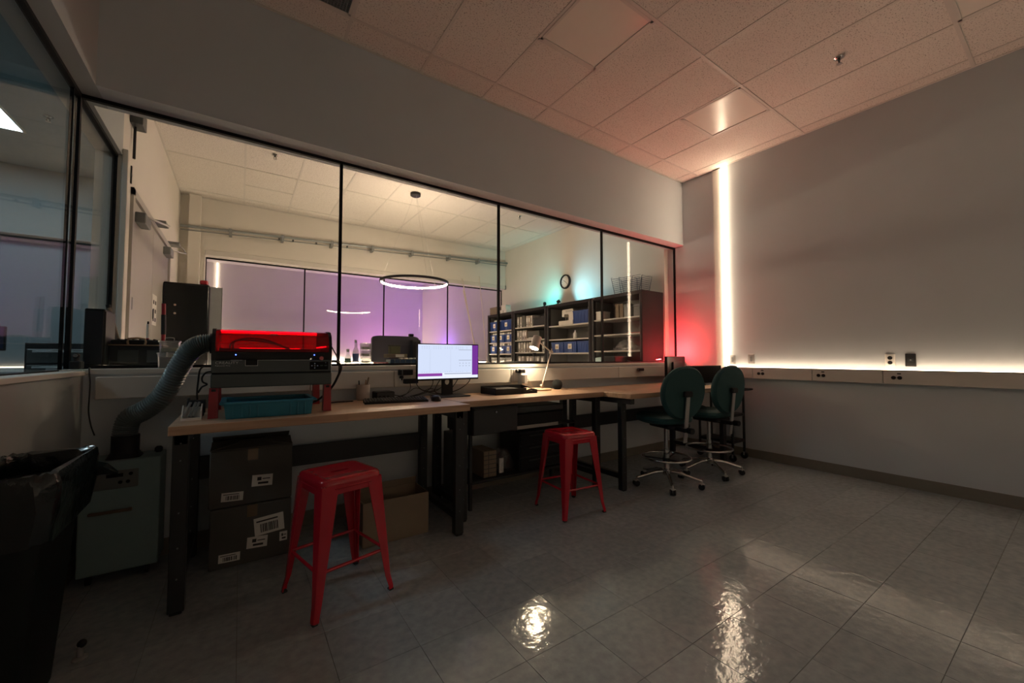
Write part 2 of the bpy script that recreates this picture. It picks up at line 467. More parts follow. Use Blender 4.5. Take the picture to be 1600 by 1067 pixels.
M_DIFF = mat('light_diffuser_off', (0.80, 0.77, 0.70), 0.22, var=0.01)
def troffer(x0, x1, y0, y1, label):
    t = thing('ceiling_light', label, 'ceiling light', ((x0 + x1) / 2, (y0 + y1) / 2, ZC), 0, 'switched off ceiling panels')
    f = MB()
    f.box(x0, x1, y0, y0 + .022, ZC - .002, ZC + .02); f.box(x0, x1, y1 - .022, y1, ZC - .002, ZC + .02)
    f.box(x0, x0 + .022, y0, y1, ZC - .002, ZC + .02); f.box(x1 - .022, x1, y0, y1, ZC - .002, ZC + .02)
    f.build('frame', M_GRID, t, world=True)
    B('diffuser', M_DIFF, t, x0 + .02, x1 - .02, y0 + .02, y1 - .02, ZC + .004, ZC + .01)
troffer(-3.2074 + .012, -2.5978 - .012, -1.463, -.877, 'switched off square ceiling panel nearest the air vent')
troffer(-1.3786 + .012, -.769 - .012, -1.463, -.877, 'switched off square ceiling panel catching the vertical strip glow')
troffer(-1.3786 + .012, -.769 - .012, -3.292, -2.706, 'switched off square ceiling panel cut by the top frame corner')
# air vent
v = thing('air_vent', 'dark egg-crate return air grille set in the ceiling', 'vent', (-4.73, -.56, ZC))
f = MB(); x0, x1, y0, y1 = -5.024, -4.4386, -.854, -.268
f.box(x0, x1, y0, y0 + .018, ZC - .002, ZC + .02); f.box(x0, x1, y1 - .018, y1, ZC - .002, ZC + .02); f.box(x0, x0 + .018, y0, y1, ZC - .002, ZC + .02); f.box(x1 - .018, x1, y0, y1, ZC - .002, ZC + .02)
f.build('frame', M_GRID, v, world=True)
B('dark_plenum', M_BLACK, v, x0 + .01, x1 - .01, y0 + .01, y1 - .01, ZC + .022, ZC + .03)
g = MB()
n = 30
for k in range(1, n):
    xx = x0 + (x1 - x0) * k / n; g.box(xx - .0015, xx + .0015, y0 + .018, y1 - .018, ZC, ZC + .018)
    yy = y0 + (y1 - y0) * k / n; g.box(x0 + .018, x1 - .018, yy - .0015, yy + .0015, ZC, ZC + .018)
tag(g.build('grille', mat('vent_grille', (.22, .25, .26), .5), v, world=True), kind='stuff')
# sprinklers
def sprinkler(x, y, label):
    t = thing('sprinkler', label, 'sprinkler', (x, y, ZC), 0, 'ceiling sprinkler heads')
    MB().lathe([(.036, 0), (.036, -.004), (.022, -.010), (.020, -.012)], n=20).build('escutcheon', M_CHROME, t, smooth=True)
    fr = MB(); fr.cyl((0, 0, -.008), (0, 0, -.026), .009, n=10)
    for s in (-1, 1): fr.cyl((s * .009, 0, -.022), (s * .013, 0, -.040), .003, n=6); fr.cyl((s * .013, 0, -.040), (0, 0, -.052), .003, n=6)
    fr.build('yoke', M_DGREY, t, smooth=True)
    MB().lathe([(.003, -.050), (.020, -.052), (.020, -.055), (.003, -.056)], n=12).build('deflector', M_STEEL, t)
sprinkler(-1.071, -2.094, 'sprinkler head on the near ceiling by the plain wall')
sprinkler(-4.741, 2.294, 'sprinkler head on the far ceiling between the doors and the pendant')
sprinkler(-1.111, 2.325, 'sprinkler head on the far ceiling between pendant and clock')
sprinkler(-6.69, 2.70, 'sprinkler head on the side room ceiling beside the lit panel')

# ---- windows
def window(name, label, y, xs, z0, z1, thick=.010):
    w = sempty(name, label, 'window', (xs[0], y, z0))
    for a, b in zip(xs, xs[1:]): B('pane', M_GLASS, w, a + .004, b - .004, y - thick / 2, y + thick / 2, z0, z1)
    for x in xs[1:-1]: B('mullion', M_BLACK, w, x - .0105, x + .0105, y - .012, y + .012, z0, z1)
    B('head_channel', M_BLACK, w, xs[0], xs[-1], y - .014, y + .014, z1 - .022, z1 + .004)
    B('sill_channel', M_BLACK, w, xs[0], xs[-1], y - .014, y + .014, z0 - .006, z0 + .018)
    B('end_channel', M_BLACK, w, xs[-1] - .012, xs[-1] + .004, y - .014, y + .014, z0, z1); B('end_channel', M_BLACK, w, xs[0] - .010, xs[0] + .012, y - .014, y + .014, z0, z1)
    return w
window('window_1', 'long interior window of four black jointed glass panes', YG, [XG, -4.40, -2.914, -1.43, 0.062], ZS, ZH)
window('window_3', 'second interior glass band in the far room', YF + .16, [-5.51, -4.13, -2.75, -1.40, -.03], 1.10, ZH)
w2 = sempty('window_2', 'side window meeting the long window at black corner post', 'window', (XG, -2.6, 1.095))
for a, b, z0 in ((-2.6, .048, 1.095), (.056, YG - .015, 1.095), (YG + .015, 1.0, 1.12)):
    B('pane', M_GLASS, w2, XG - .005, XG + .005, a, b, z0, ZH)
B('joint', M_BLACK, w2, XG - .008, XG + .008, .048, .056, 1.1, ZH)
B('head_channel', M_BLACK, w2, XG - .014, XG + .016, -2.6, 1.0, ZH - .022, ZH + .004)
B('sill_channel', M_BLACK, w2, XG - .014, XG + .014, -2.6, YG, 1.09, 1.112)
B('sill_channel', M_BLACK, w2, XG - .014, XG + .014, YG, 1.0, 1.114, 1.136)
B('end_channel', M_BLACK, w2, XG - .014, XG + .014, .985, 1.0, 1.12, ZH)
struct(B('trim_1', M_TRIM, None, XL, .06, -.012, YG - .014, ZS - .03, ZS, .003), 'window sill board under the long window', 'sill')
struct(B('trim_2', M_TRIM, None, XG + .014, XL + .012, -2.6, -.012, 1.08, 1.105, .003), 'sill board under the side window', 'sill')
struct(B('trim_4', M_TRIM, None, XG + .014, XL, -.012, YG - .014, 1.08, ZS - .002, .002), 'corner sill piece between both windows', 'sill')
struct(B('trim_3', M_WALL2, None, -5.82, -5.785, .99, 1.10, 0, ZH + .05, .004), 'pale post beside the door in the far room', 'trim')
# ---- baseboards
struct(B('baseboard_right', M_BASE, None, -.010, 0, -4.5, -.02, 0, .10, .003), 'brown vinyl baseboard along the plain wall', 'baseboard')
struct(B('baseboard_back', M_BASE, None, XL, 0, -.010, 0, 0, .10, .003), 'brown vinyl baseboard behind the workbenches', 'baseboard')
struct(B('baseboard_left', M_BASE, None, XL, XL + .010, -4.5, -.01, 0, .10, .003), 'brown vinyl baseboard behind the trash bin', 'baseboard')

# ---- cable raceways with outlets
M_SEAM = mat('raceway_seam', (.20, .18, .16), .6)
def duplex(parent, cx, cy, cz, axis, s=1.0, mt=None):
    mt = mt or M_BLKP
    for d in (-.021 * s, .021 * s):
        m = MB()
        if axis == 'x': m.cyl((cx + .002, cy + d, cz), (cx - .005, cy + d, cz), .0165 * s, n=14)
        else: m.cyl((cx + d, cy + .002, cz), (cx + d, cy - .005, cz), .0165 * s, n=14)
        m.build('socket', mt, parent, world=True)
r = thing('cable_raceway', 'beige horizontal wiring raceway along the plain wall under the strip light', 'raceway', (0, -2.5, 1.0))
prev = -.02
for yj in (-.91, -1.50, -2.06, -2.9, -4.48):
    B('cover', M_TRIM, r, -.062, 0, yj + .0015, prev - .0015, .935, 1.058, .004); prev = yj
for yy in (-1.0, -1.578, -2.154):
    duplex(r, -.062, yy, .995, 'x')
    B('data_jack', M_DGREY, r, -.065, -.061, yy - .03, yy - .004, 1.026, 1.038, .001)
r = thing('cable_raceway', 'beige wiring raceway below the long window sill', 'raceway', (-3, 0, 1.0))
prev = -5.70
for xj in (-4.62, -4.02, -2.90, -1.38, -.066):
    B('cover', M_TRIM, r, prev + .0015, xj - .0015, -.045, 0, .945, 1.072, .004); prev = xj
for xx in (-3.93, -2.83): 
    B('socket_plate', M_WHITE, r, xx - .045, xx + .055, -.049, -.045, .955, 1.066, .002)
r = thing('cable_raceway', 'upright beige raceway carrying the vertical strip light', 'raceway', (0, -.51, 1.06))
B('cover', M_TRIM, r, -.012, 0.0, -.572, -.455, 1.06, ZC - .012, .003)
B('top_gap', M_BLACK, r, -.010, 0.02, -.570, -.457, ZC - .012, ZC - .002)

# ---- LED strips (lamps)
def strip(name, label, box, material, cat='strip light'):
    t = thing(name, label, cat, ((box[0] + box[1]) / 2, (box[2] + box[3]) / 2, box[4]))
    B('diffuser', material, t, *box)
    return t
M_CHAN = mat('led_channel', (.5, .48, .45), .4)
t = strip('led_strip', 'glowing vertical warm strip light beside the corner', (-.032, -.008, -.595, -.590, 1.075, ZC - .006), M_LEDV)
B('side_glow', emit('led_side', WARM2, L_STRIP_V * 1.05), t, -.032, -.010, -.590, -.576, 1.075, ZC - .006)
B('channel', M_CHAN, t, -.012, -.001, -.576, -.573, 1.07, ZC - .006)
t = strip('led_strip', 'glowing horizontal warm strip light along the plain wall raceway', (-.059, -.045, -4.40, -.60, 1.062, 1.072), M_LEDH)
B('channel', M_CHAN, t, -.061, -.001, -4.45, -.60, 1.058, 1.062); B('lip', M_CHAN, t, -.061, -.059, -4.45, -.60, 1.058, 1.066)

r = thing('cable_raceway', 'beige raceway on the wall behind the viewpoint', 'raceway', (-3, -4.55, 1.0))
B('cover', M_TRIM, r, -5.74, -.07, -4.55, -4.488, .935, 1.058, .004)
t = strip('led_strip', 'warm strip light on the wall behind the viewpoint', (-5.70, -.10, -4.505, -4.491, 1.062, 1.072), emit('led_rear', WARM2, L_STRIP_REAR))
B('channel', M_CHAN, t, -5.70, -.10, -4.549, -4.489, 1.058, 1.062)

# wall plates on the plain wall
def wall_plate(y, z, m_plate, label, kind):
    t = thing('outlet_plate', label, 'outlet', (0, y, z), 0, 'wall plates above the raceway')
    B('plate', m_plate, t, -.008, 0, y - .036, y + .036, z - .058, z + .058, .003)
    if kind == 'outlet':
        for dz in (-.022, .022): MB().cyl((-.007, y, z + dz), (-.011, y, z + dz), .0175, n=14).build('socket', M_BLKP, t, world=True)
    elif kind == 'jack':
        B('jack', M_DGREY, t, -.011, -.007, y - .018, y + .018, z - .012, z + .014, .001)
        B('contact', M_STEEL, t, -.0125, -.010, y - .006, y + .004, z - .004, z + .006)
    else:
        B('toggle', M_GREY, t, -.012, -.007, y - .012, y + .012, z - .03, z + .03, .002)
wall_plate(-2.102, 1.155, M_WHITE, 'white duplex outlet plate above the long raceway', 'outlet')
wall_plate(-2.24, 1.157, mat('plate_black', (.02, .02, .02), .4), 'black data jack plate next to the white outlet', 'jack')
wall_plate(-.875, 1.165, M_STEEL, 'grey steel wall plate above the second chair', 'switch')
wall_plate(-.655, 1.155, M_STEEL, 'grey steel wall plate beside the vertical strip light', 'switch')

# ================================================================== WORKBENCHES
ZT = 0.865
def bench(label, x0, x1, yf, yb, lx0, lx1, lyf, lyb, beam=True):
    t = thing('workbench', label, 'workbench', ((x0 + x1) / 2, (yf + yb) / 2, 0))
    B('tabletop', M_WOOD, t, x0, x1, yf, yb, ZT - .044, ZT, .004, seg=2)
    zt = ZT - .044
    for lx in (lx0, lx1):
        fr = []
        for ly in (lyf, lyb):
            leg = B('leg', M_STEELBLK, t, lx, lx + .062, ly, ly + .05, .008, zt, .003)
            B('foot_pad', M_BLKP, leg, lx + .008, lx + .054, ly - .004, ly + .054, 0, .012, .003)
            bo = MB()
            for zz in (.16, .30, .46, .70, .78): bo.cyl((lx + .031, ly + .001, zz), (lx + .031, ly - .004, zz), .0036, n=8)
            tag(bo.build('bolts', M_GREY, leg, world=True), kind='stuff')
        B('side_rail', M_STEELBLK, t, lx + .008, lx + .054, lyf + .05, lyb, .10, .145, .003)
        B('top_rail', M_STEELBLK, t, lx + .004, lx + .058, yf + .03, yb - .02, zt - .05, zt - .0005, .003)
    if beam:
        B('back_beam', M_STEELBLK, t, lx0 + .062, lx1, lyb + .01, lyb + .035, .45, .585, .003)
    return t
bench('long maple workbench carrying the laser cutter', -5.30, -3.745, -.80, -.06, -5.285, -3.838, -.77, -.14)
bench('maple workbench set back in the middle under the white desk lamp', -3.738, -2.262, -.625, -.06, -3.715, -2.335, -.59, -.14, beam=False)
bench('maple workbench in front of the two green chairs', -2.255, -.42, -.925, -.10, -2.225, -.52, -.80, -.16)

# drawer hung under the middle bench
t = thing('drawer_unit', 'black steel drawer hung under the middle workbench', 'drawer', (-3.41, -.4, .60))
B('case', M_STEELBLK, t, -3.61, -3.205, -.575, -.15, .60, .818, .003)
d = B('drawer_front', mat('drawer_black', (.02, .024, .027), .35), t, -3.605, -3.21, -.592, -.575, .606, .806, .004)
B('pull_lip', M_STEELBLK, d, -3.60, -3.215, -.602, -.592, .786, .796, .002)
MB().cyl((-3.41, -.592, .765), (-3.41, -.598, .765), .009, n=12).build('lock', M_CHROME, d, world=True)
# rack below the middle bench
t = thing('storage_rack', 'low black wire rack under the middle workbench', 'rack', (-3.1, -.3, 0))
for xx in (-3.555, -2.46):
    for yy in (-.44, -.10): B('post', M_STEELBLK, t, xx, xx + .025, yy, yy + .025, 0, .595, .002)
B('shelf', M_STEELBLK, t, -3.555, -2.435, -.44, -.075, .195, .215, .003)
sh = B('shelf', M_STEELBLK, t, -3.555, -2.435, -.44, -.075, .575, .590, .003)
B('shelf_edge', mat('shelf_edge_pale', (.42, .40, .37), .5), sh, -3.22, -2.66, -.446, -.44, .578, .606, .001)
def flat_drawers(x0, x1, y0, y1, z0, n, h, label):
    t = thing('parts_drawer_cabinet', label, 'drawer cabinet', ((x0 + x1) / 2, (y0 + y1) / 2, z0))
    B('case', M_STEELBLK, t, x0, x1, y0, y1, z0, z0 + n * h + .012, .003)
    for k in range(n):
        d = B('drawer', M_BLKP, t, x0 + .008, x1 - .008, y0 - .010, y0, z0 + .008 + k * h, z0 + k * h + h - .002, .003)
        B('handle', M_DGREY, d, x0 + .1, x1 - .1, y0 - .018, y0 - .010, z0 + k * h + h * .72, z0 + k * h + h * .82, .002)
flat_drawers(-3.06, -2.50, -.40, -.10, .215, 3, .105, 'black three-drawer cabinet on the lower rack shelf behind second red stool')
t = thing('tool_case', 'flat black case lying on the upper rack shelf', 'case', (-2.9, -.25, .59))
B('body', M_BLKP, t, -3.17, -2.56, -.40, -.10, .592, .70, .008); B('lid', M_DGREY, t, -3.17, -2.56, -.40, -.10, .702, .76, .008)
# small brown parts box and clear bag with paper
t = thing('parts_box', 'small tan cardboard box with printed grid on the lower rack shelf', 'box', (-3.35, -.3, .215))
B('body', M_CARD2, t, -3.405, -3.285, -.40, -.16, .216, .425, .003)
gm = MB()
for k in range(1, 6): gm.box(-3.404, -3.286, -.402, -.400, .216 + k * .035 - .003, .216 + k * .035 + .002)
gm.box(-3.362, -3.357, -.402, -.400, .22, .42)
gm.build('printed_grid', M_CARD, t, world=True)
t = thing('plastic_bag', 'crumpled clear bag of parts with white paper on rack shelf', 'bag', (-3.18, -.3, .215))
bm = MB(); rings = []
rr = random.Random(3)
for k, (z, s) in enumerate(((.217, .9), (.26, 1.05), (.31, 1.0), (.36, .8), (.40, .45))):
    rings.append([(-3.17 + .095 * s * math.cos(a) * (1 + rr.uniform(-.18, .18)), -.30 + .09 * s * math.sin(a) * (1 + rr.uniform(-.18, .18)), z + rr.uniform(-.008, .008)) for a in [2 * PI * i / 14 for i in range(14)]])
bm.loft(rings).build('film', glass('bag_film_clear', (.84, .86, .85), rough=.1, f0=.07, haze=.07), t, world=True)
B('paper', M_PAPER, t, -3.24, -3.20, -.375, -.365, .225, .345)
# tower computer on a dark crate below the benches' junction
t = thing('computer_tower', 'grey computer tower standing behind the bench leg', 'computer', (-3.61, -.26, .0))
B('case', M_GREY, t, -3.648, -3.572, -.36, -.16, .0, .585, .006)
B('front_bezel', M_BLKP, t, -3.644, -3.576, -.366, -.36, .02, .30, .003)

# ================================================================== RED STOOLS
def make_stool(label):
    t = thing('metal_stool', label, 'stool', (0, 0, 0), 0, 'red metal stools')
    H, S, F = .608, .150, .192
    # seat: rounded square lofted, with a handle slot
    def rsq(h, r, z, n=5):
        pts = []
        for cx, cy, a0 in ((h - r, h - r, 0), (-h + r, h - r, 90), (-h + r, -h + r, 180), (h - r, -h + r, 270)):
            for k in range(n + 1):
                a = math.radians(a0 + 90 * k / n); pts.append((cx + r * math.cos(a), cy + r * math.sin(a), z))
        return pts
    m = MB()
    m.loft([rsq(S + .004, .045, H - .030), rsq(S + .003, .045, H - .012), rsq(S - .004, .042, H - .003), rsq(S - .014, .036, H), rsq(S - .035, .03, H - .004), rsq(.045, .02, H - .004)], cap=False)
    # the slot: ring of the inner square to a slot outline, then down
    def slot(z, w=.046, h=.0125):
        pts = []
        for p in rsq(.045, .02, z): pts.append((max(-w, min(w, p[0] * w / .045)), max(-h, min(h, p[1] * h / .045)), z))
        return pts
    m.loft([rsq(.045, .02, H - .004), slot(H - .004), slot(H - .008)], cap=False)
    bmesh.ops.remove_doubles(m.bm, verts=m.bm.verts, dist=.0004)
    m.build('seat', M_RED, t, smooth=True)
    sk = MB()
    for k in range(4):
        q = Matrix.Rotation(PI / 2 * k, 4, 'Z'); s = bmesh.new()
        b = MB().box(-S + .05, S - .05, S - .004, S + .002, H - .075, H - .028, .002)
        bmesh.ops.transform(b.bm, matrix=q, verts=b.bm.verts)
        me = bpy.data.meshes.new('t'); b.bm.to_mesh(me); b.bm.free(); sk.bm.from_mesh(me); bpy.data.meshes.remove(me); s.free()
    sk.build('apron', M_RED, t)
    rib = MB()
    for k in range(4):
        b = MB().box(-S + .06, S - .06, S + .001, S + .006, H - .050, H - .042, .002)
        bmesh.ops.transform(b.bm, matrix=Matrix.Rotation(PI / 2 * k, 4, 'Z'), verts=b.bm.verts)
        me = bpy.data.meshes.new('t'); b.bm.to_mesh(me); b.bm.free(); rib.bm.from_mesh(me); bpy.data.meshes.remove(me)
    tag(rib.build('apron_ribs', M_RED, t), kind='stuff')
    for sx in (-1, 1):
        for sy in (-1, 1):
            lv = []
            for f, w in ((0, .080), (.12, .074), (.35, .062), (.62, .046), (.88, .032), (.97, .028), (1, .028)):
                z = (H - .03) * (1 - f) + .010 * f
                c = S + .002 + (F - S) * f + (.006 if f > .9 else 0)
                th = .005; r = .012
                # L profile with rounded outer corner
                o = [(c - w, c), (c - r, c), (c - r * .3, c - r * .3), (c, c - r), (c, c - w)]
                i = [(c - th, c - w), (c - th, c - r - th * .5), (c - r * .6 - th, c - r * .6 - th), (c - r - th * .5, c - th), (c - w, c - th)]
                lv.append([(sx * a, sy * b2, z) for a, b2 in o + i])
            leg = MB().loft(lv).build('leg', M_RED, t, smooth=True)
            B('foot', M_BLKP, leg, min(sx * (F + .007), sx * (F - .018)), max(sx * (F + .007), sx * (F - .018)), min(sy * (F + .007), sy * (F - .018)), max(sy * (F + .007), sy * (F - .018)), 0, .012, .003, world=False)
    fz = .62
    z = .205; c = S + (F - S) * fz - .010
    for k in range(4):
        q = Matrix.Rotation(PI / 2 * k, 4, 'Z')
        a = q @ Vector((-c + .005, c, z)); b = q @ Vector((c - .005, c, z))
        m = MB(); m.cyl(a, b, .008, n=8); m.build('stretcher', M_RED, t, smooth=True)
    return t
st = make_stool('red metal stool nearest the camera before the cardboard boxes')
st2 = copy_tree(st)
place(st, (-4.600, -.985, 0), math.radians(13.5))
place(st2, (-2.880, -.830, 0), math.radians(-5), 'red metal stool standing before the rack of black drawers')

# ================================================================== GREEN TASK CHAIRS
def superellipse(a, b, n, e=2.6):
    return [(a * math.copysign(abs(math.cos(t)) ** (2 / e), math.cos(t)), b * math.copysign(abs(math.sin(t)) ** (2 / e), math.sin(t))) for t in [2 * PI * k / n for k in range(n)]]
def make_chair(label, phase):
    t = thing('task_chair', label, 'chair', (0, 0, 0), 0, 'green drafting chairs')
    for k in range(5):
        a = math.radians(phase + 72 * k); ca, sa = math.cos(a), math.sin(a)
        R = .295
        leg = MB().tube([(.03 * ca, .03 * sa, .125), (.12 * ca, .12 * sa, .118), (.22 * ca, .22 * sa, .092), (R * ca, R * sa, .074)], lambda s: .019 - .006 * s, n=8, sub=4).build('base_leg', M_CHROME, t)
        cs = MB()
        for d in (-1, 1):
            px, py = R * ca - sa * d * .014, R * sa + ca * d * .014
            cs.cyl((px - sa * .008, py + ca * .008, .027), (px + sa * .008, py - ca * .008, .027), .027, n=14)
        cs.build('caster', M_BLKP, leg, smooth=True)
        cw = MB(); cw.cyl((R * ca, R * sa, .045), (R * ca, R * sa, .078), .009, n=10); cw.box(R * ca - .022, R * ca + .022, R * sa - .022, R * sa + .022, .044, .056, .006)
        cw.build('caster_hood', M_STEEL, leg, smooth=True)
    MB().lathe([(.036, .095), (.040, .115), (.036, .145), (.027, .150), (.027, .33), (.020, .332), (.020, .52), (.033, .525), (.033, .555)], n=18).build('column', M_CHROME, t, smooth=True)
    n = 28; rg = MB()
    rg.tube([(.215 * math.cos(2 * PI * k / n), .215 * math.sin(2 * PI * k / n), .255) for k in range(n)], .0105, n=8, sub=1, closed=True)
    ring = rg.build('foot_ring', M_CHROME, t)
    sp = MB()
    for k in range(3):
        a = math.radians(phase + 30 + 120 * k); sp.cyl((.025 * math.cos(a), .025 * math.sin(a), .235), (.212 * math.cos(a), .212 * math.sin(a), .252), .007, n=8)
    sp.cyl((0, 0, .215), (0, 0, .25), .034, n=16)
    sp.build('ring_spokes', M_BLKP, ring, smooth=True)
    B('mechanism', M_BLKP, t, -.10, .10, -.16, .12, .535, .575, .012, world=False)
    MB().cyl((.10, -.10, .55), (.17, -.10, .55), .022, n=12).build('tilt_knob', M_BLKP, t, smooth=True)
    o = superellipse(1, 1, 32)
    def sl(s, z): return [(x * .235 * s, .03 + y * .225 * s, z + .012 * (y > .75)) for x, y in o]
    MB().loft([sl(.80, .575), sl(.96, .59), sl(1.0, .612), sl(.97, .635), sl(.86, .648), sl(.5, .650), sl(.1, .646)]).build('seat', M_GREENF, t, smooth=True)
    # backrest: oval cushion, gently curved, leaning back
    ob = [(x, z) for x, z in superellipse(.238, .238, 36, 2.2)]
    def bl(s, y):
        return [(x * s * (1 - .10 * (z < 0) * (-z / .235)), y + .30 * (x * s) ** 2 - .10 * (z * s) , .865 + z * s) for x, z in ob]
    MB().loft([bl(.93, -.265), bl(1.0, -.245), bl(1.0, -.225), bl(.95, -.205), bl(.7, -.193), bl(.15, -.19)]).build('backrest', M_GREENF, t, smooth=True)
    bar = MB()
    p0, p1 = Vector((0, -.285, .865)), Vector((0, -.235, .43))
    d = (p0 - p1)
    bar.box(-.021, .021, -.006, .006, -d.length / 2, d.length / 2, .003, rot=d.to_track_quat('Z', 'Y').to_matrix())
    for v_ in bar.bm.verts: v_.co += (p0 + p1) / 2
    bar.build('back_bar', M_STEEL, t)
    MB().box(-.045, .045, -.30, -.262, .835, .885, .01).build('back_bracket', M_BLKP, t)
    MB().box(-.035, .035, -.275, -.10, .525, .560, .008).build('bar_clamp', M_BLKP, t)
    MB().cyl((0, -.275, .545), (0, -.325, .545), .026, n=14).build('clamp_knob', M_BLKP, t, smooth=True)
    return t
c1 = make_chair('dark green drafting chair nearer the middle bench', -122)
place(c1, (-1.73, -.90, 0), math.radians(-14))
c2 = make_chair('dark green drafting chair nearer the plain wall', -117)
place(c2, (-1.02, -.91, 0), math.radians(-6))

# ================================================================== CARDBOARD BOXES
def sticker(box, x0, x1, z0, z1, y, rot=0.0, bars=True):
    cx, cz = (x0 + x1) / 2, (z0 + z1) / 2; w, h = x1 - x0, z1 - z0
    R = Matrix.Rotation(rot, 3, 'Y')
    m = MB().box(-w / 2, w / 2, -.0006, .0006, -h / 2, h / 2)
    m2 = MB(); rr = random.Random(int(cx * 1000))
    if bars:
        x = -w * .30
        while x < w * .30:
            b = rr.choice((.0022, .004, .0055)); m2.box(x, x + b, -.0010, -.0004, -h * .36, h * .12); x += b + rr.choice((.002, .0035))
        m2.box(-w * .42, w * .3, -.0010, -.0004, h * .24, h * .32)
    else:
        m2.box(-w * .25, -w * .05, -.0010, -.0004, h * .0, h * .30); m2.box(.0, w * .38, -.0010, -.0004, h * .10, h * .18); m2.box(-w * .2, w * .3, -.0010, -.0004, -h * .32, -h * .14)
    for mm in (m, m2):
        for v_ in mm.bm.verts: v_.co = R @ v_.co + Vector((cx, y, cz))
    s = m.build('shipping_label', M_PAPER, box, world=True)
    m2.build('print', M_INK, s, world=True)
def carton(label, x0, x1, y0, y1, z0, z1, material, open_top=False, flaps=(), cat='box', tape=True):
    t = thing('cardboard_box', label, cat, ((x0 + x1) / 2, (y0 + y1) / 2, z0))
    if open_top:
        th = .006; m = MB()
        m.box(x0, x1, y0, y0 + th, z0, z1); m.box(x0, x1, y1 - th, y1, z0, z1); m.box(x0, x0 + th, y0 + th, y1 - th, z0, z1); m.box(x1 - th, x1, y0 + th, y1 - th, z0, z1); m.box(x0, x1, y0, y1, z0, z0 + th)
        m.build('body', material, t, world=True)
    else:
        B('body', material, t, x0, x1, y0, y1, z0, z1, .006)
        if tape: B('tape', M_TAPE, t, (x0 + x1) / 2 - .025, (x0 + x1) / 2 + .025, y0 - .001, y0 + .002, z1 - .07, z1 - .004)
    for (side, ang, ln) in flaps:
        m = MB()
        if side in 'FB':
            m.box(x0 + .004, x1 - .004, 0, ln, 0, .004)
            yy, sg = (y0, 1) if side == 'F' else (y1, -1)
            for v_ in m.bm.verts: v_.co = Vector((v_.co.x, yy + sg * (v_.co.y * math.cos(ang) - v_.co.z * math.sin(ang) * 0), z1 + v_.co.y * math.sin(ang) + v_.co.z))
        else:
            m.box(0, ln, y0 + .004, y1 - .004, 0, .004)
            xx, sg = (x0, 1) if side == 'L' else (x1, -1)
            for v_ in m.bm.verts: v_.co = Vector((xx + sg * v_.co.x * math.cos(ang), v_.co.y, z1 + v_.co.x * math.sin(ang) + v_.co.z))
        m.build('flap', material, t, world=True)
    return t
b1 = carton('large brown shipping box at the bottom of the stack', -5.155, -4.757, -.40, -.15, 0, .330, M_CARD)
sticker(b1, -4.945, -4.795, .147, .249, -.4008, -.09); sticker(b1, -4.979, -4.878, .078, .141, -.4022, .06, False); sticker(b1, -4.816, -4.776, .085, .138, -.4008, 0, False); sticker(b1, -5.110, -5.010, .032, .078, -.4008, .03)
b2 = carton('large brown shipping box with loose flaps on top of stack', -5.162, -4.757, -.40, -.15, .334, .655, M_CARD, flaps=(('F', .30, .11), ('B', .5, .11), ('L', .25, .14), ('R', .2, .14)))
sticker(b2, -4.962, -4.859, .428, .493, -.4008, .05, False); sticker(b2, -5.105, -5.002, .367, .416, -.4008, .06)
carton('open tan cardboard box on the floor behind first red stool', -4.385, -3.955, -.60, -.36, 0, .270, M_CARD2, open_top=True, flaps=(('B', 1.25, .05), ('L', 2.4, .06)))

# ================================================================== LASER CUTTER
M_LASER = mat('laser_body', (.046, .062, .064), .45, bump=.04, bscale=300)
M_ACRYL = glass('red_acrylic', (.74, .008, .045), refl=1.0, haze=.10, hazecol=(.8, .01, .02))
LX0, LX1, LYF, LYB = -5.158, -4.584, -.63, -.14
lz = thing('laser_cutter', 'dark grey desktop laser cutter with red see-through lid on red feet', 'laser cutter', ((LX0 + LX1) / 2, (LYF + LYB) / 2, ZT))
for fx in (-5.166, -4.624):
    for fy in (-.615, -.20):
        f = MB(); f.prism([(fx, ZT + .001), (fx + .043, ZT + .001), (fx + .040, 1.022), (fx + .003, 1.022)], fy, fy + .05)
        ft = f.build('riser_foot', M_REDP, lz, world=True)
        B('top_slot', M_BLKP, ft, fx + .012, fx + .031, fy - .0012, fy + .002, 1.004, 1.016)
B('lower_body', M_LASER, lz, LX0, LX1, LYF, LYB, 1.022, 1.094, .006, seg=2)
body = B('body', M_LASER, lz, LX0 + .001, LX1 - .001, LYF + .001, LYB, 1.098, 1.168, .004)
B('seam', M_BLACK, lz, LX0 + .004, LX1 - .004, LYF + .004, LYB - .004, 1.090, 1.102)
bandm = B('front_band', M_BLKP, lz, LX0 + .004, LX1 - .004, LYF + .003, LYF + .03, 1.168, 1.213, .004)
mt = Matrix.Translation((-5.141, LYF - .0006, 1.147)) @ RX90
M_PRINT = mat('grey_print', (.62, .65, .65), .5)
tx = text('lettering', 'CREALITY', .0185, M_PRINT, body, mt); tx.scale = (1.22, 1, 1)
tx = text('lettering', 'Falcon2 Pro', .0105, M_PRINT, body, Matrix.Translation((-5.141, LYF - .0006, 1.1345)) @ RX90); tx.scale = (1.25, 1, 1)
# latch recess with pale outline and edge line
la = B('latch', M_BLACK, lz, -5.010, -4.957, LYF - .0012, LYF + .004, 1.138, 1.170, .001)
ol = MB(); ol.box(-5.012, -4.955, LYF - .0008, LYF, 1.1355, 1.138); ol.box(-4.957, -4.955, LYF - .0008, LYF, 1.137, 1.167); ol.box(-5.012, -5.010, LYF - .0008, LYF, 1.137, 1.167)
ol.box(-4.956, -4.70, LYF - .0008, LYF, 1.1655, 1.1675); ol.box(-5.075, -5.025, LYF - .0008, LYF, 1.1655, 1.1675)
ol.build('edge_line', M_PRINT, lz, world=True)
for k in range(3): B('latch_rib', M_BLKP, la, -5.004, -4.963, LYF - .003, LYF - .001, 1.144 + k * .007, 1.147 + k * .007)
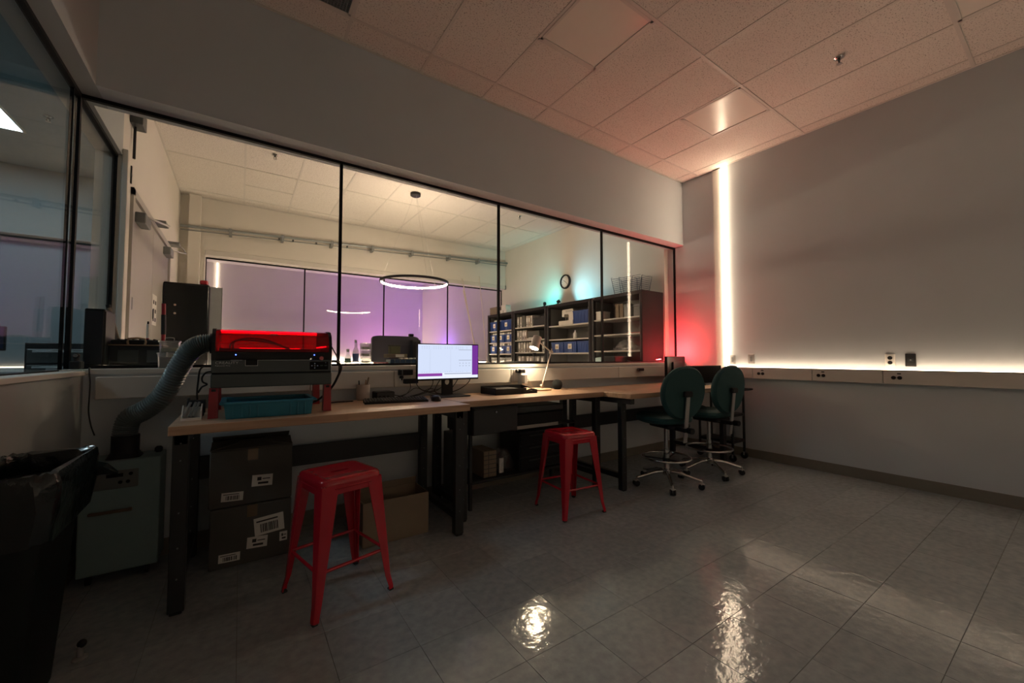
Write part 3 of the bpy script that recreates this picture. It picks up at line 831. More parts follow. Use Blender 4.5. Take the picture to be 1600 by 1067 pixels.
# control panel
cp = B('control_panel', M_BLACK, lz, -4.702, -4.604, LYF - .0015, LYF + .003, 1.110, 1.156, .001)
M_ICON = emit('panel_icons', (.8, .85, .9), .02)
for dx, dz in ((0, .013), (0, -.013), (-.015, 0), (.015, 0)):
    m = MB(); cx, cz = -4.676 + dx, 1.133 + dz
    a = math.atan2(dz, dx)
    m.prism([(cx + .005 * math.cos(a + q), cz + .005 * math.sin(a + q)) for q in (0, 2.2, -2.2)], LYF - .0024, LYF - .0014)
    m.build('arrow_key', M_ICON, cp, world=True)
MB().cyl((-4.676, LYF - .001, 1.133), (-4.676, LYF - .0026, 1.133), .0045, n=12).build('home_key', mat('key_grey', (.2, .2, .2), .5), cp, world=True)
for kx in (-4.640, -4.618): B('side_key', mat('key_teal', (.03, .06, .06), .5), cp, kx - .007, kx + .007, LYF - .0026, LYF - .001, 1.130, 1.137)
MB().cyl((-4.618, LYF - .001, 1.150), (-4.618, LYF - .0026, 1.150), .0022, n=8).build('status_dot', M_ICON, cp, world=True)
es = MB(); es.cyl((-4.643, LYF + .004, 1.176), (-4.643, LYF - .012, 1.176), .006, n=12); es.cyl((-4.643, LYF - .012, 1.176), (-4.643, LYF - .018, 1.176), .0115, n=14)
es.build('stop_button', M_RED, lz, world=True)
MB().cyl((-4.697, LYF + .004, 1.172), (-4.697, LYF - .006, 1.172), .005, n=10).build('key_switch', M_CHROME, lz, world=True)
M_BLUE = emit('blue_led', (.06, .12, 1.0), 3.0)
for xx in (-5.054, -4.679): MB().cyl((xx, LYF + .004, 1.195), (xx, LYF + .001, 1.195), .003, n=10).build('status_led', M_BLUE, lz, world=True)
# end caps
cap_prof = [(LYF + .002, 1.165), (LYF + .004, 1.255), (LYF + .022, 1.305), (LYF + .055, 1.330), (LYF + .11, 1.338), (LYB - .02, 1.338), (LYB, 1.32), (LYB, 1.165)]
MB().prism(cap_prof, LX0, LX0 + .016, 'x').build('end_cap', M_BLKP, lz, world=True)
MB().prism(cap_prof, LX1 - .016, LX1, 'x').build('end_cap', M_BLKP, lz, world=True)
B('back_sill', M_BLKP, lz, LX0 + .016, LX1 - .016, LYB - .012, LYB, 1.165, 1.20)
# red lid: thin curved sheet following the profile
pr_ = [(LYF + .003, 1.213), (LYF + .006, 1.255), (LYF + .024, 1.303), (LYF + .056, 1.327), (LYF + .11, 1.334), (LYB - .012, 1.334)]
m = MB()
for (a, b) in zip(pr_, pr_[1:]):
    m.loft([[(LX0 + .016, a[0], a[1]), (LX0 + .016, a[0] + .002, a[1] - .003), (LX0 + .016, b[0] + .002, b[1] - .003), (LX0 + .016, b[0], b[1])],
            [(LX1 - .016, a[0], a[1]), (LX1 - .016, a[0] + .002, a[1] - .003), (LX1 - .016, b[0] + .002, b[1] - .003), (LX1 - .016, b[0], b[1])]], cap=False)
bmesh.ops.remove_doubles(m.bm, verts=m.bm.verts, dist=.0002)
inner = [f for f in m.bm.faces if False]
m.build('lid', M_ACRYL, lz, world=True)
B('lid_handle', mat('lid_handle', (.10, .08, .08), .4), lz, -4.90, -4.86, LYF + .020, LYF + .03, 1.305, 1.312, .002)
# inside: floor, strip lamps, gantry, cables
B('work_bed', mat('bed_grey', (.20, .20, .20), .5), lz, LX0 + .016, LX1 - .016, LYF + .03, LYB - .012, 1.168, 1.174)
M_LSTRIP = emit('laser_strip', (1.0, .9, .8), 4.0)
B('inner_strip', M_LSTRIP, lz, -5.04, -4.70, LYB - .014, LYB - .009, 1.236, 1.240)
B('inner_strip', M_LSTRIP, lz, LX1 - .022, LX1 - .017, LYF + .10, LYB - .05, 1.244, 1.249)
B('gantry', M_DGREY, lz, LX0 + .02, LX1 - .02, -.34, -.30, 1.20, 1.235, .003)
B('laser_head', M_BLKP, lz, -5.11, -5.03, -.40, -.33, 1.18, 1.222, .005)
for k, dx in enumerate((0, .014)):
    MB().tube([(-5.085 + dx, -.36, 1.22), (-5.075 + dx, -.40, 1.266 + .010 * k), (-5.0 + dx, -.42, 1.292 - .012 * k), (-4.90 + dx, -.42, 1.280 - .012 * k), (-4.80 + dx, -.40, 1.235)], .0048, n=6).build('inner_cable', M_CABLE, lz, world=True)
# hose port
MB().cyl((LX0 - .022, -.30, 1.262), (LX0, -.30, 1.262), .058, n=24).build('hose_port', M_BLKP, lz, world=True, smooth=True)
# cables leaving the machine, all lying behind it
for i, (lab, pts, r_) in enumerate((
    ('thick black cable looping behind the laser cutter end', [(LX1 + .002, -.50, 1.155), (LX1 + .05, -.50, 1.155), (LX1 + .085, -.46, 1.12), (LX1 + .075, -.42, 1.06), (LX1 + .045, -.36, .98), (LX1 - .02, -.28, .90), (LX1 - .06, -.17, .875)], .0075),
    ('thin black cable rising beside the laser cutter', [(LX1 + .006, -.40, 1.30), (LX1 + .04, -.38, 1.25), (LX1 + .085, -.35, 1.17), (LX1 + .095, -.33, 1.07), (LX1 + .045, -.30, .95), (LX1 + .03, -.22, .875), (LX1 + .12, -.20, .871), (LX1 + .22, -.20, .871)], .0045),
    ('black cable pair leaving the laser cutter near the hose', [(LX0 - .002, -.42, 1.13), (LX0 - .03, -.43, 1.135), (LX0 - .055, -.44, 1.115), (LX0 - .062, -.44, 1.05), (LX0 - .065, -.44, .98), (LX0 - .06, -.42, .91)], .0045),
    ('curled black cable beneath the hose by laser cutter', [(LX0 - .002, -.50, 1.105), (LX0 - .025, -.50, 1.10), (LX0 - .042, -.49, 1.075), (LX0 - .040, -.48, 1.05), (LX0 - .022, -.47, 1.035), (LX0 - .045, -.46, 1.02), (LX0 - .06, -.45, .99)], .0045))):
    tag(MB().tube(pts, r_, n=6).build('power_cable', M_CABLE), lab, 'cable')
# blue-green tray under it
t = thing('plastic_tray', 'teal ribbed plastic tray under the laser cutter', 'tray', (-4.89, -.55, ZT))
def tray_rings(x0, x1, y0, y1, z): return [(x0, y0, z), (x1, y0, z), (x1, y1, z), (x0, y1, z)]
m = MB()
m.loft([tray_rings(-5.088, -4.698, -.69, -.40, ZT + .001), tray_rings(-5.098, -4.690, -.70, -.385, ZT + .078), tray_rings(-5.094, -4.694, -.696, -.389, ZT + .078), tray_rings(-5.084, -4.702, -.686, -.404, ZT + .005)])
m.build('body', M_TEALTRAY, t, world=True)
m = MB()
for a, b, c, d in ((-5.116, -4.672, -.718, -.696), (-5.116, -4.672, -.389, -.367), (-5.116, -5.092, -.718, -.367), (-4.696, -4.672, -.718, -.367)): m.box(a, b, c, d, ZT + .076, ZT + .088, .003)
m.build('rim', M_TEALTRAY, t, world=True)
for xx in (-5.06, -5.02, -4.985, -4.95, -4.80, -4.765, -4.73):
    B('rib', M_TEALTRAY, t, xx - .003, xx + .003, -.7025, -.688, ZT + .004, ZT + .076)
# small white tool holder with tools and a gadget
t = thing('tool_holder', 'small white printed holder at the bench corner', 'tool holder', (-5.23, -.60, ZT))
m = MB(); m.box(-5.272, -5.190, -.63, -.622, ZT, ZT + .012); m.prism([(-.625, ZT), (-.625, ZT + .018), (-.56, ZT + .07), (-.55, ZT + .07), (-.55, ZT)], -5.272, -5.266, 'x'); m.prism([(-.625, ZT), (-.625, ZT + .045), (-.56, ZT + .075), (-.55, ZT + .075), (-.55, ZT)], -5.196, -5.190, 'x')
m.box(-5.272, -5.190, -.556, -.550, ZT, ZT + .06); m.build('frame', M_WHITE, t, world=True)
for k, xx in enumerate((-5.250, -5.228, -5.214)):
    tl = MB(); tl.box(-.006, .006, -.004, .004, -.045, .045, .002, rot=Euler((math.radians(-38), math.radians(18), 0)).to_matrix())
    for v_ in tl.bm.verts: v_.co += Vector((xx, -.592, ZT + .052))
    tag(tl.build('hex_tool', M_GREY, None), ('dark flat tool first from the bench end in white holder', 'dark flat tool in the middle of white holder', 'dark flat tool last from the bench end in white holder')[k], 'tool', 'tools in the white holder')
t = thing('air_pump', 'small black pump with cables behind the white tool holder', 'pump', (-5.215, -.46, ZT))
MB().cyl((-5.262, -.45, ZT + .052), (-5.185, -.45, ZT + .052), .036, n=20).build('motor', M_BLKP, t, world=True, smooth=True)
B('bracket', M_BLKP, t, -5.255, -5.19, -.475, -.425, ZT, ZT + .03, .003); B('valve', M_DGREY, t, -5.262, -5.25, -.46, -.44, ZT + .08, ZT + .10, .003)

# ================================================================== FUME EXTRACTOR AND HOSE
M_FUME = mat('fume_box_paint', (.18, .265, .27), .5, var=.03)
FX0, FX1, FYF = -5.700, -5.385, -.245
t = thing('fume_extractor', 'pale grey fume extractor cabinet on the floor beside bench', 'fume extractor', ((FX0 + FX1) / 2, -.13, 0))
fb = B('cabinet', M_FUME, t, FX0, FX1, FYF, -.03, .055, .634, .006, seg=2)
for xx in (FX0 + .03, FX1 - .06):
    for yy in (FYF + .03, -.08): MB().cyl((xx, yy + .015, .027), (xx + .02, yy + .015, .027), .027, n=12).build('caster', M_BLKP, t, world=True)
pn = B('control_panel', mat('fume_panel', (.12, .13, .13), .5), t, -5.675, -5.475, FYF - .003, FYF + .002, .487, .583, .002)
B('display', M_BLACK, pn, -5.60, -5.535, FYF - .0045, FYF - .003, .548, .566)
for dx, dz in ((-5.505, .560), (-5.545, .520), (-5.515, .520)): MB().cyl((dx, FYF - .002, dz), (dx, FYF - .006, dz), .009, n=10).build('button', M_BLACK, pn, world=True)
hd = MB(); hd.box(-5.66, -5.492, FYF - .022, FYF - .012, .366, .382, .003); hd.box(-5.655, -5.64, FYF - .016, FYF, .368, .38); hd.box(-5.512, -5.497, FYF - .016, FYF, .368, .38)
hd.build('handle', mat('bronze_handle', (.14, .10, .07), .4, metal=.6), t, world=True)
m = MB(); m.loft([[(-5.548 + .072 * a, -.145 + .072 * b, .634) for a, b in superellipse(1, 1, 24, 5)], [(-5.548 + .066 * a, -.145 + .066 * b, .645) for a, b in superellipse(1, 1, 24, 4)], [(-5.548 + .059 * a, -.145 + .059 * b, .665) for a, b in superellipse(1, 1, 24, 2)], [(-5.548 + .059 * a, -.145 + .059 * b, .752) for a, b in superellipse(1, 1, 24, 2)]])
m.build('outlet_flange', M_BLKP, t, world=True, smooth=True)
B('latch', M_BLKP, t, -5.43, -5.395, -.12, -.09, .634, .668, .008)
# corrugated hose
hp = [(-5.548, -.145, .700), (-5.550, -.150, .77), (-5.530, -.16, .845), (-5.470, -.18, .885), (-5.405, -.20, .945), (-5.357, -.22, 1.035), (-5.315, -.25, 1.135), (-5.268, -.28, 1.222), (-5.22, -.30, 1.257), (LX0 - .022, -.30, 1.262)]
tag(MB().tube(hp, lambda s: .050 + .0045 * math.sin(s * 2 * PI * 62), n=20, sub=56).build('exhaust_hose', mat('hose_grey', (.13, .165, .17), .38, var=.08)), 'grey corrugated exhaust hose curving up to laser cutter', 'hose')

# ================================================================== TRASH BIN
t = thing('trash_bin', 'tall slim bin lined with a black bag by the side wall', 'trash bin', (-5.64, -1.08, 0))
def rrect(x0, x1, y0, y1, z, r=.05, n=5, jit=0, rg=None):
    pts = []
    for cx, cy, a0 in ((x1 - r, y1 - r, 0), (x0 + r, y1 - r, 90), (x0 + r, y0 + r, 180), (x1 - r, y0 + r, 270)):
        for k in range(n + 1):
            a = math.radians(a0 + 90 * k / n); pts.append((cx + r * math.cos(a) + (rg.uniform(-jit, jit) if rg else 0), cy + r * math.sin(a) + (rg.uniform(-jit, jit) if rg else 0), z + (rg.uniform(-jit, jit) if rg else 0)))
    return pts
MB().loft([rrect(-5.735, -5.585, -1.27, -.93, 0), rrect(-5.742, -5.535, -1.32, -.89, .74)]).build('bin_body', mat('bin_plastic', (.005, .008, .008), .5, spec=.25), t, world=True, smooth=True)
rg = random.Random(11)
m = MB()
m.loft([rrect(-5.745, -5.515, -1.345, -.865, .60, n=7, jit=.006, rg=rg), rrect(-5.747, -5.505, -1.355, -.860, .70, n=7, jit=.008, rg=rg), rrect(-5.747, -5.500, -1.360, -.855, .79, n=7, jit=.007, rg=rg), rrect(-5.745, -5.505, -1.352, -.860, .818, n=7, jit=.005, rg=rg),
        rrect(-5.738, -5.530, -1.325, -.885, .812, n=7, jit=.006, rg=rg), rrect(-5.730, -5.545, -1.31, -.90, .74, n=7, jit=.008, rg=rg), rrect(-5.725, -5.555, -1.30, -.91, .50, n=7, jit=.01, rg=rg)], cap=False)
m.build('bag_liner', M_BAG, t, world=True, smooth=True)
MB().loft([[(-5.53, -.92, .75), (-5.53, -.88, .77), (-5.53, -.87, .72), (-5.54, -.91, .70)], [(-5.49, -.88, .735), (-5.48, -.85, .74), (-5.485, -.85, .705), (-5.495, -.87, .70)], [(-5.455, -.86, .70), (-5.45, -.84, .70), (-5.452, -.84, .69), (-5.458, -.85, .69)]]).build('bag_knot', M_BAG, t, world=True)
# door stop on the floor
t = thing('door_stop', 'small dark rubber-tipped door stop on the floor', 'door stop', (-5.527, -.905, 0))
MB().lathe([(.024, 0), (.024, .005), (.010, .012), (.009, .045), (.013, .052)], n=16).build('stem', M_STEEL, t, smooth=True)
MB().sphere((0.004, 0, .058), .015, 12).build('bumper', M_BLKP, t, smooth=True)

# ================================================================== ON THE BENCHES
def cable(label, pts, r_=.003, material=None, cat='cable'):
    return tag(MB().tube(pts, r_, n=6).build('cable', material or M_CABLE), label, cat)
# lit monitor
MX0, MX1, MZ0, MZ1, MY = -3.893, -3.343, .998, 1.292, -.20
t = thing('monitor', 'lit computer monitor with white and purple screen', 'monitor', (-3.6, -.2, ZT))
bz = B('housing', M_BLKP, t, MX0, MX1, MY, MY + .03, MZ0, MZ1, .004)
def scr(fx0, fx1, fz0, fz1, lift, material, name, parent):
    a, b, c, d = MX0 + .008, MX1 - .008, MZ0 + .014, MZ1 - .008
    return B(name, material, parent, a + (b - a) * fx0, a + (b - a) * fx1, MY - .0006 - lift, MY - lift + .0004, c + (d - c) * fz0, c + (d - c) * fz1)
E_W = emit('screen_white', (.70, .79, 1.0), .32); E_P = emit('screen_purple', (.20, .04, .34), .3); E_P2 = emit('screen_violet', (.30, .06, .40), .3)
E_G = emit('screen_grey', (.45, .5, .62), .3); E_L = emit('screen_pale', (.80, .84, 1.0), .36)
s0 = scr(0, 1, 0, 1, .0002, E_L, 'screen', t)
scr(0, .895, .165, .985, .0006, E_W, 'drawing_window', s0)
scr(.895, 1, .085, 1, .0006, E_P, 'wallpaper_strip', s0); scr(0, .385, .07, .155, .0006, E_P2, 'wallpaper_bar', s0)
for zz in (.93, .885, .19): 
    for k in range(22):
        if (k * 7) % 5: scr(.02 + k * .037, .03 + k * .037, zz, zz + .012, .001, E_G, 'toolbar_mark', s0)
scr(.66, .885, .845, .862, .001, E_G, 'panel_header', s0); scr(.66, .885, .53, .55, .001, E_G, 'panel_header', s0)
scr(.185, .187, .2, .86, .001, E_G, 'guide_line', s0); scr(.52, .522, .2, .86, .001, E_G, 'guide_line', s0)
for k in range(8): scr(.67 + (k % 4) * .055, .69 + (k % 4) * .055, .36 + (k // 4) * .08, .38 + (k // 4) * .08, .001, E_G, 'panel_mark', s0)
scr(.42, .88, .12, .15, .001, E_G, 'dialog_title', s0); scr(.43, .44, .03, .045, .001, E_G, 'taskbar_mark', s0)
nk = MB()
cx, cz, y0, y1 = -3.615, .975, -.165, -.145
ang = [2 * PI * k / 32 for k in range(32)]
def sq(a):
    c_, s_ = math.cos(a), math.sin(a); m_ = max(abs(c_), abs(s_)); return (cx + .047 * c_ / m_, (cz + (.13 if s_ > 0 else .105) * s_ / m_))
for (ya, yb) in ((y0, y1),):
    o1 = [(*sq(a),) for a in ang]; i1 = [(cx + .024 * math.cos(a), cz + .005 + .024 * math.sin(a)) for a in ang]
    nk.loft([[(x, ya, z) for x, z in o1], [(x, ya, z) for x, z in i1], [(x, yb, z) for x, z in i1], [(x, yb, z) for x, z in o1], [(x, ya, z) for x, z in o1]], cap=False)
nk.build('stand_neck', M_BLKP, t, world=True)
B('stand_base', M_BLKP, t, -3.735, -3.475, -.31, -.10, ZT, ZT + .010, .004)
B('hinge', M_BLKP, t, -3.65, -3.58, -.172, -.165, 1.06, 1.14)
# keyboard, mouse, mini computer, cup
t = thing('keyboard', 'black keyboard on the bench before the lit monitor', 'keyboard', (-4.115, -.385, ZT), math.radians(-9))
MB().prism([(-.065, .0), (.065, .0), (.065, .026), (-.065, .014)], -.215, .215, 'x').build('case', M_BLKP, t)
kc = MB().box(-.0075, .0075, -.0075, .0075, 0, .006, .0018).build('key', mat('key_cap', (.03, .032, .035), .5), t)
first = True
for r_ in range(6):
    for c_ in range(21):
        k = kc if first else kc.copy()
        if not first: COL.objects.link(k)
        first = False
        k.location = (-.2 + c_ * .02, -.052 + r_ * .0205, .0155 + r_ * .0019)
t = thing('mouse', 'black computer mouse to the right of the keyboard', 'mouse', (-3.845, -.46, ZT), math.radians(-10))
MB().loft([[(.033 * s_ * x, .058 * s_ * y, z) for x, y in superellipse(1, 1, 24, 2.4)] for s_, z in ((.96, .0), (1.0, .010), (.94, .024), (.72, .035), (.35, .039))]).build('shell', M_BLKP, t, smooth=True)
MB().cyl((-.004, .03, .034), (.004, .03, .034), .008, n=12).build('scroll_wheel', M_GREY, t)
t = thing('mini_computer', 'small black mini computer behind the keyboard', 'computer', (-4.13, -.16, ZT))
B('case', M_BLKP, t, -4.205, -4.07, -.22, -.09, ZT, ZT + .062, .008, seg=2)
B('front_panel', mat('satin_black', (.02, .021, .023), .3), t, -4.20, -4.075, -.2215, -.2195, ZT + .008, ZT + .054)
for k in range(3): B('port', M_BLACK, t, -4.19 + k * .03, -4.175 + k * .03, -.223, -.221, ZT + .025, ZT + .033)
M_STONE = mat('stoneware', (.52, .46, .42), .6, var=.08, scale=30)
t = thing('pen_cup', 'beige stoneware cup of pens on the bench', 'cup', (-4.275, -.115, ZT))
MB().lathe([(.040, 0), (.046, .006), (.047, .115), (.044, .115), (.042, .012), (.001, .010)], n=28, cap=False).build('cup', M_STONE, t, smooth=True)
for (lab, a, b, mm_, rr_) in (('wooden stick leaning in the pen cup', (.005, 0, .02), (.038, -.01, .168), M_CARD2, .006), ('dark pen in the pen cup', (-.02, .01, .02), (-.028, .012, .145), M_BLKP, .005), ('brown brush handle in the pen cup', (.01, .012, .02), (.024, .014, .148), mat('brush_wood', (.3, .16, .08), .5), .0045)):
    m = MB(); o_ = Vector((-4.275, -.115, ZT)); m.cyl(o_ + Vector(a), o_ + Vector(b), rr_, n=8)
    tag(m.build('pen', mm_), lab, 'pen', 'sticks in the pen cup')
# power bricks plugged into the raceway
t = thing('power_adapter', 'black power adapter plugged in left of the lit monitor', 'adapter', (-3.93, -.05, 1.05))
B('body', M_BLKP, t, -3.995, -3.885, -.100, -.050, 1.040, 1.084, .004); B('label_strip', M_GREY, t, -3.978, -3.970, -.1008, -.0995, 1.043, 1.081)
t = thing('usb_hub', 'black hub with blue indicator left of the lit monitor', 'hub', (-3.9, -.05, .98))
B('body', M_BLKP, t, -3.952, -3.840, -.098, -.050, .972, 1.010, .004); MB().cyl((-3.858, -.0975, .978), (-3.858, -.0995, .978), .0035, n=8).build('indicator', M_BLUE, t, world=True)
t = thing('wall_plug', 'small square black plug between adapter and hub', 'plug', (-3.97, -.05, 1.02))
B('body', M_BLKP, t, -3.982, -3.957, -.085, -.050, 1.013, 1.036, .003); B('cord_relief', M_BLKP, t, -3.975, -3.965, -.083, -.07, 1.0, 1.013, .002)
t = thing('power_adapter', 'black adapter plugged into the raceway behind the desk lamp', 'adapter', (-2.8, -.05, 1.05))
MB().cyl((-2.852, -.062, 1.052), (-2.838, -.062, 1.052), .018, n=16).build('plug_face', M_BLKP, t, world=True)
B('body', M_BLKP, t, -2.826, -2.765, -.095, -.050, 1.032, 1.070, .006)
t = thing('power_adapter', 'white adapter hanging from raceway behind the desk lamp', 'adapter', (-2.8, -.05, .95))
B('body', M_WHITE, t, -2.822, -2.755, -.115, -.05, .925, 1.022, .006); B('face', M_GREY, t, -2.8195, -2.790, -.1165, -.114, .935, 1.010, .002)
t = thing('power_adapter', 'black adapter plugged into raceway near the red-lit monitor', 'adapter', (-1.0, -.05, 1.03))
B('body', M_BLKP, t, -1.055, -.965, -.085, -.046, 1.018, 1.052, .005); MB().cyl((-1.06, -.066, 1.035), (-1.054, -.066, 1.035), .012, n=10).build('plug_face', M_GREY, t, world=True)
# tangle of cables under the monitor
rg = random.Random(5)
tang = [
 ('black cable from mini computer to the tangle', [(-4.07, -.10, .90), (-4.02, -.10, .885), (-3.95, -.13, .872), (-3.86, -.12, .878), (-3.78, -.13, .90), (-3.70, -.12, .915)]),
 ('black cable drooping first from the monitor underside', [(-3.86, -.15, 1.02), (-3.87, -.13, .98), (-3.83, -.11, .93), (-3.76, -.11, .905), (-3.70, -.12, .91)]),
 ('black cable drooping second from the monitor underside', [(-3.74, -.15, 1.02), (-3.73, -.13, .97), (-3.76, -.12, .92), (-3.84, -.12, .89), (-3.93, -.12, .872)]),
 ('black cable drooping third from the monitor underside', [(-3.66, -.15, 1.02), (-3.69, -.14, .97), (-3.71, -.13, .92), (-3.70, -.13, .892), (-3.66, -.14, .882)]),
 ('black cable right of the monitor neck', [(-3.50, -.15, 1.02), (-3.53, -.13, .96), (-3.57, -.12, .91), (-3.60, -.10, .89)]),
 ('black cable arching widest right of the monitor neck', [(-3.39, -.15, 1.02), (-3.40, -.13, .97), (-3.46, -.11, .92), (-3.54, -.10, .89), (-3.62, -.09, .875)]),
 ('black cable crossing low behind the keyboard end', [(-4.05, -.14, .872), (-3.96, -.16, .90), (-3.88, -.14, .94), (-3.80, -.12, .91), (-3.74, -.14, .892), (-3.68, -.16, .884)]),
 ('black cable looping from hub down to the bench', [(-3.90, -.075, .972), (-3.91, -.10, .93), (-3.96, -.13, .89), (-4.02, -.14, .875), (-4.06, -.13, .872)]),
 ('black mouse cable curling over the bench', [(-3.845, -.40, .875), (-3.83, -.34, .870), (-3.80, -.25, .870), (-3.77, -.18, .872), (-3.755, -.13, .88)]),
 ('black cable bundled behind the monitor neck', [(-3.80, -.11, .91), (-3.74, -.09, .925), (-3.68, -.10, .915), (-3.64, -.09, .93), (-3.70, -.10, .90), (-3.77, -.11, .90)]),
]
for lab, pts in tang: cable(lab, pts, rg.uniform(.0026, .0038))
# document tray
t = thing('document_tray', 'shallow black tray of papers between monitor and desk lamp', 'tray', (-3.05, -.25, ZT))
x0, x1, y0, y1 = -3.27, -2.83, -.36, -.11
m = MB(); m.box(x0, x1, y0, y1, ZT, ZT + .005); m.box(x0, x1, y1 - .005, y1, ZT, ZT + .062); m.box(x0, x0 + .005, y0, y1, ZT, ZT + .058); m.box(x0, x1 - .12, y0, y0 + .005, ZT, ZT + .050)
m.prism([(y0, ZT), (y0, ZT + .03), (y1, ZT + .062), (y1, ZT)], x1 - .005, x1, 'x'); m.box(x1 - .12, x1, y0, y0 + .005, ZT, ZT + .024)
m.build('shell', M_BLKP, t, world=True)
B('inner_tray', M_BLKP, t, x0 + .02, x1 - .16, y0 + .01, y1 - .02, ZT + .006, ZT + .045, .003)
for k, (lab, dx) in enumerate((('tan paper sheet curling in the black tray', 0), ('folded tan paper under the curled sheet in black tray', .05))):
    m = MB(); m.loft([[(-2.96 + dx + .10 * s_, -.33 + .02 * k, ZT + .018 + .012 * math.sin(s_ * 3) + .006 * k), (-2.96 + dx + .10 * s_, -.22, ZT + .020 + .014 * math.sin(s_ * 3) + .006 * k), (-2.96 + dx + .10 * s_, -.22, ZT + .022 + .014 * math.sin(s_ * 3) + .006 * k), (-2.96 + dx + .10 * s_, -.33 + .02 * k, ZT + .020 + .012 * math.sin(s_ * 3) + .006 * k)] for s_ in (0, .25, .5, .75, 1 - .5 * k)])
    tag(m.build('paper_sheet', mat('tan_paper', (.5, .33, .22), .7)), lab, 'paper')
# desk lamp
M_LAMP = mat('lamp_white', (.70, .62, .54), .35, var=.02)
LB = Vector((-2.635, -.14, ZT))
t = thing('desk_lamp', 'white jointed desk lamp shining down on the middle workbench', 'lamp', LB)
MB().lathe([(.118, 0), (.120, .004), (.120, .013), (.116, .016), (.001, .016)], n=36).build('base', mat('lamp_base_wood', (.56, .36, .23), .45), t, smooth=True)
pj, pe = Vector((-2.592, -.13, .905)), Vector((-2.468, -.12, 1.236))
hb, ht = Vector((-2.694, -.135, 1.270)), Vector((-2.640, -.125, 1.385))
MB().cyl((pj.x, pj.y, ZT + .015), (pj.x, pj.y, ZT + .05), .012, n=14).build('stem', M_LAMP, t, world=True, smooth=True)
MB().cyl(pj + Vector((0, -.016, 0)), pj + Vector((0, .016, 0)), .015, n=16).build('lower_joint', M_LAMP, t, world=True, smooth=True)
MB().cyl(pj, pe, .0065, n=10).build('lower_arm', M_LAMP, t, world=True, smooth=True)
MB().cyl(pe + Vector((0, -.015, 0)), pe + Vector((0, .015, 0)), .016, n=16).build('elbow', M_LAMP, t, world=True, smooth=True)
MB().cyl(pe, pe + (pe - pj).normalized() * .035, .006, n=8).build('arm_stub', M_LAMP, t, world=True, smooth=True)
mid = hb.lerp(ht, .62)
MB().cyl(pe, mid + Vector((.03, 0, -.005)), .0065, n=10).build('upper_arm', M_LAMP, t, world=True, smooth=True)
ax = (ht - hb).normalized(); Q = ax.to_track_quat('Z', 'Y').to_matrix().to_4x4(); hl = (ht - hb).length
sm = MB().lathe([(.044, 0), (.0415, hl * .97), (.030, hl), (.001, hl), (.001, hl - .003), (.038, hl - .004), (.0425, 0)], n=28, cap=False)
bmesh.ops.transform(sm.bm, matrix=Matrix.Translation(hb) @ Q, verts=sm.bm.verts)
shade = sm.build('shade', M_LAMP, t, world=True, smooth=True)
bu = MB().lathe([(.001, .004), (.036, .006), (.036, .016), (.001, .018)], n=20)
bmesh.ops.transform(bu.bm, matrix=Matrix.Translation(hb) @ Q, verts=bu.bm.verts)
bu.build('bulb', emit('desk_bulb', (1.0, .78, .50), 30.0 * L_DESK), shade, world=True)
cable('white lamp cord trailing to the raceway', [(-2.60, -.06, .872), (-2.66, -.06, .90), (-2.70, -.06, .96), (-2.745, -.065, .985), (-2.76, -.08, .98)], .0025, M_LAMP, 'cord')
# round speaker
t = thing('smart_speaker', 'charcoal ball-shaped speaker beside the desk lamp', 'speaker', (-2.415, -.15, ZT))
MB().lathe([(.026, 0), (.038, .006), (.048, .024), (.052, .046), (.049, .068), (.038, .086), (.020, .095), (.001, .097)], n=28).build('fabric_ball', mat('speaker_cloth', (.012, .016, .018), .9, bump=.3, bscale=500), t, smooth=True)
MB().lathe([(.024, -.0005), (.027, -.0005), (.027, .004), (.024, .004)], n=24).build('base_ring', M_BLKP, t)

# ================================================================== CORNER BY THE PLAIN WALL
M_GLOSSB = mat('gloss_black_back', (.006, .005, .006), .3, spec=.25)
t = thing('monitor', 'monitor seen from behind glowing red in the corner', 'monitor', (-.588, -.232, ZT), math.radians(12))
hs_ = MB().box(-.28, .28, -.035, 0, .020, .330, .006).build('housing', M_GLOSSB, t)
MB().box(-.145, .145, -.055, -.035, .065, .265, .012, 2).build('back_bulge', M_GLOSSB, hs_)
MB().box(-.10, .10, -.08, .08, 0, .010, .004).build('stand_base', M_BLKP, t); MB().box(-.025, .025, -.04, -.02, .008, .09, .004).build('stand_neck', M_BLKP, t)
cable('pale cable arching over the red-lit monitor back', [(-.60, -.36, .98), (-.61, -.38, 1.06), (-.57, -.375, 1.10), (-.51, -.35, 1.08), (-.48, -.33, 1.0), (-.47, -.31, .93)], .003, M_GREY)
t = thing('monitor', 'wide low black monitor behind the green chairs', 'monitor', (-.6, -.59, ZT))
B('housing', mat('matte_black', (.004, .004, .004), .8, spec=.08), t, -.875, -.165, -.60, -.565, .885, 1.085, .005); B('stand_base', M_BLKP, t, -.66, -.44, -.68, -.50, ZT, ZT + .012, .004); B('stand_neck', M_BLKP, t, -.58, -.52, -.588, -.57, ZT + .01, .95, .004)
# red uplight standing on the sill
t = thing('red_uplight', 'small red uplight on the window sill in the corner', 'lamp', (-.195, .060, ZS))
MB().lathe([(.030, 0), (.034, .004), (.034, .030), (.030, .034), (.028, .034), (.028, .028), (.001, .028)], n=24, cap=False).build('housing', M_BLKP, t, smooth=True)
MB().lathe([(.027, .028), (.026, .038), (.018, .046), (.001, .049)], n=20).build('lens', emit('red_lens', (1.0, .05, .055), 12 * L_RED), t, smooth=True)
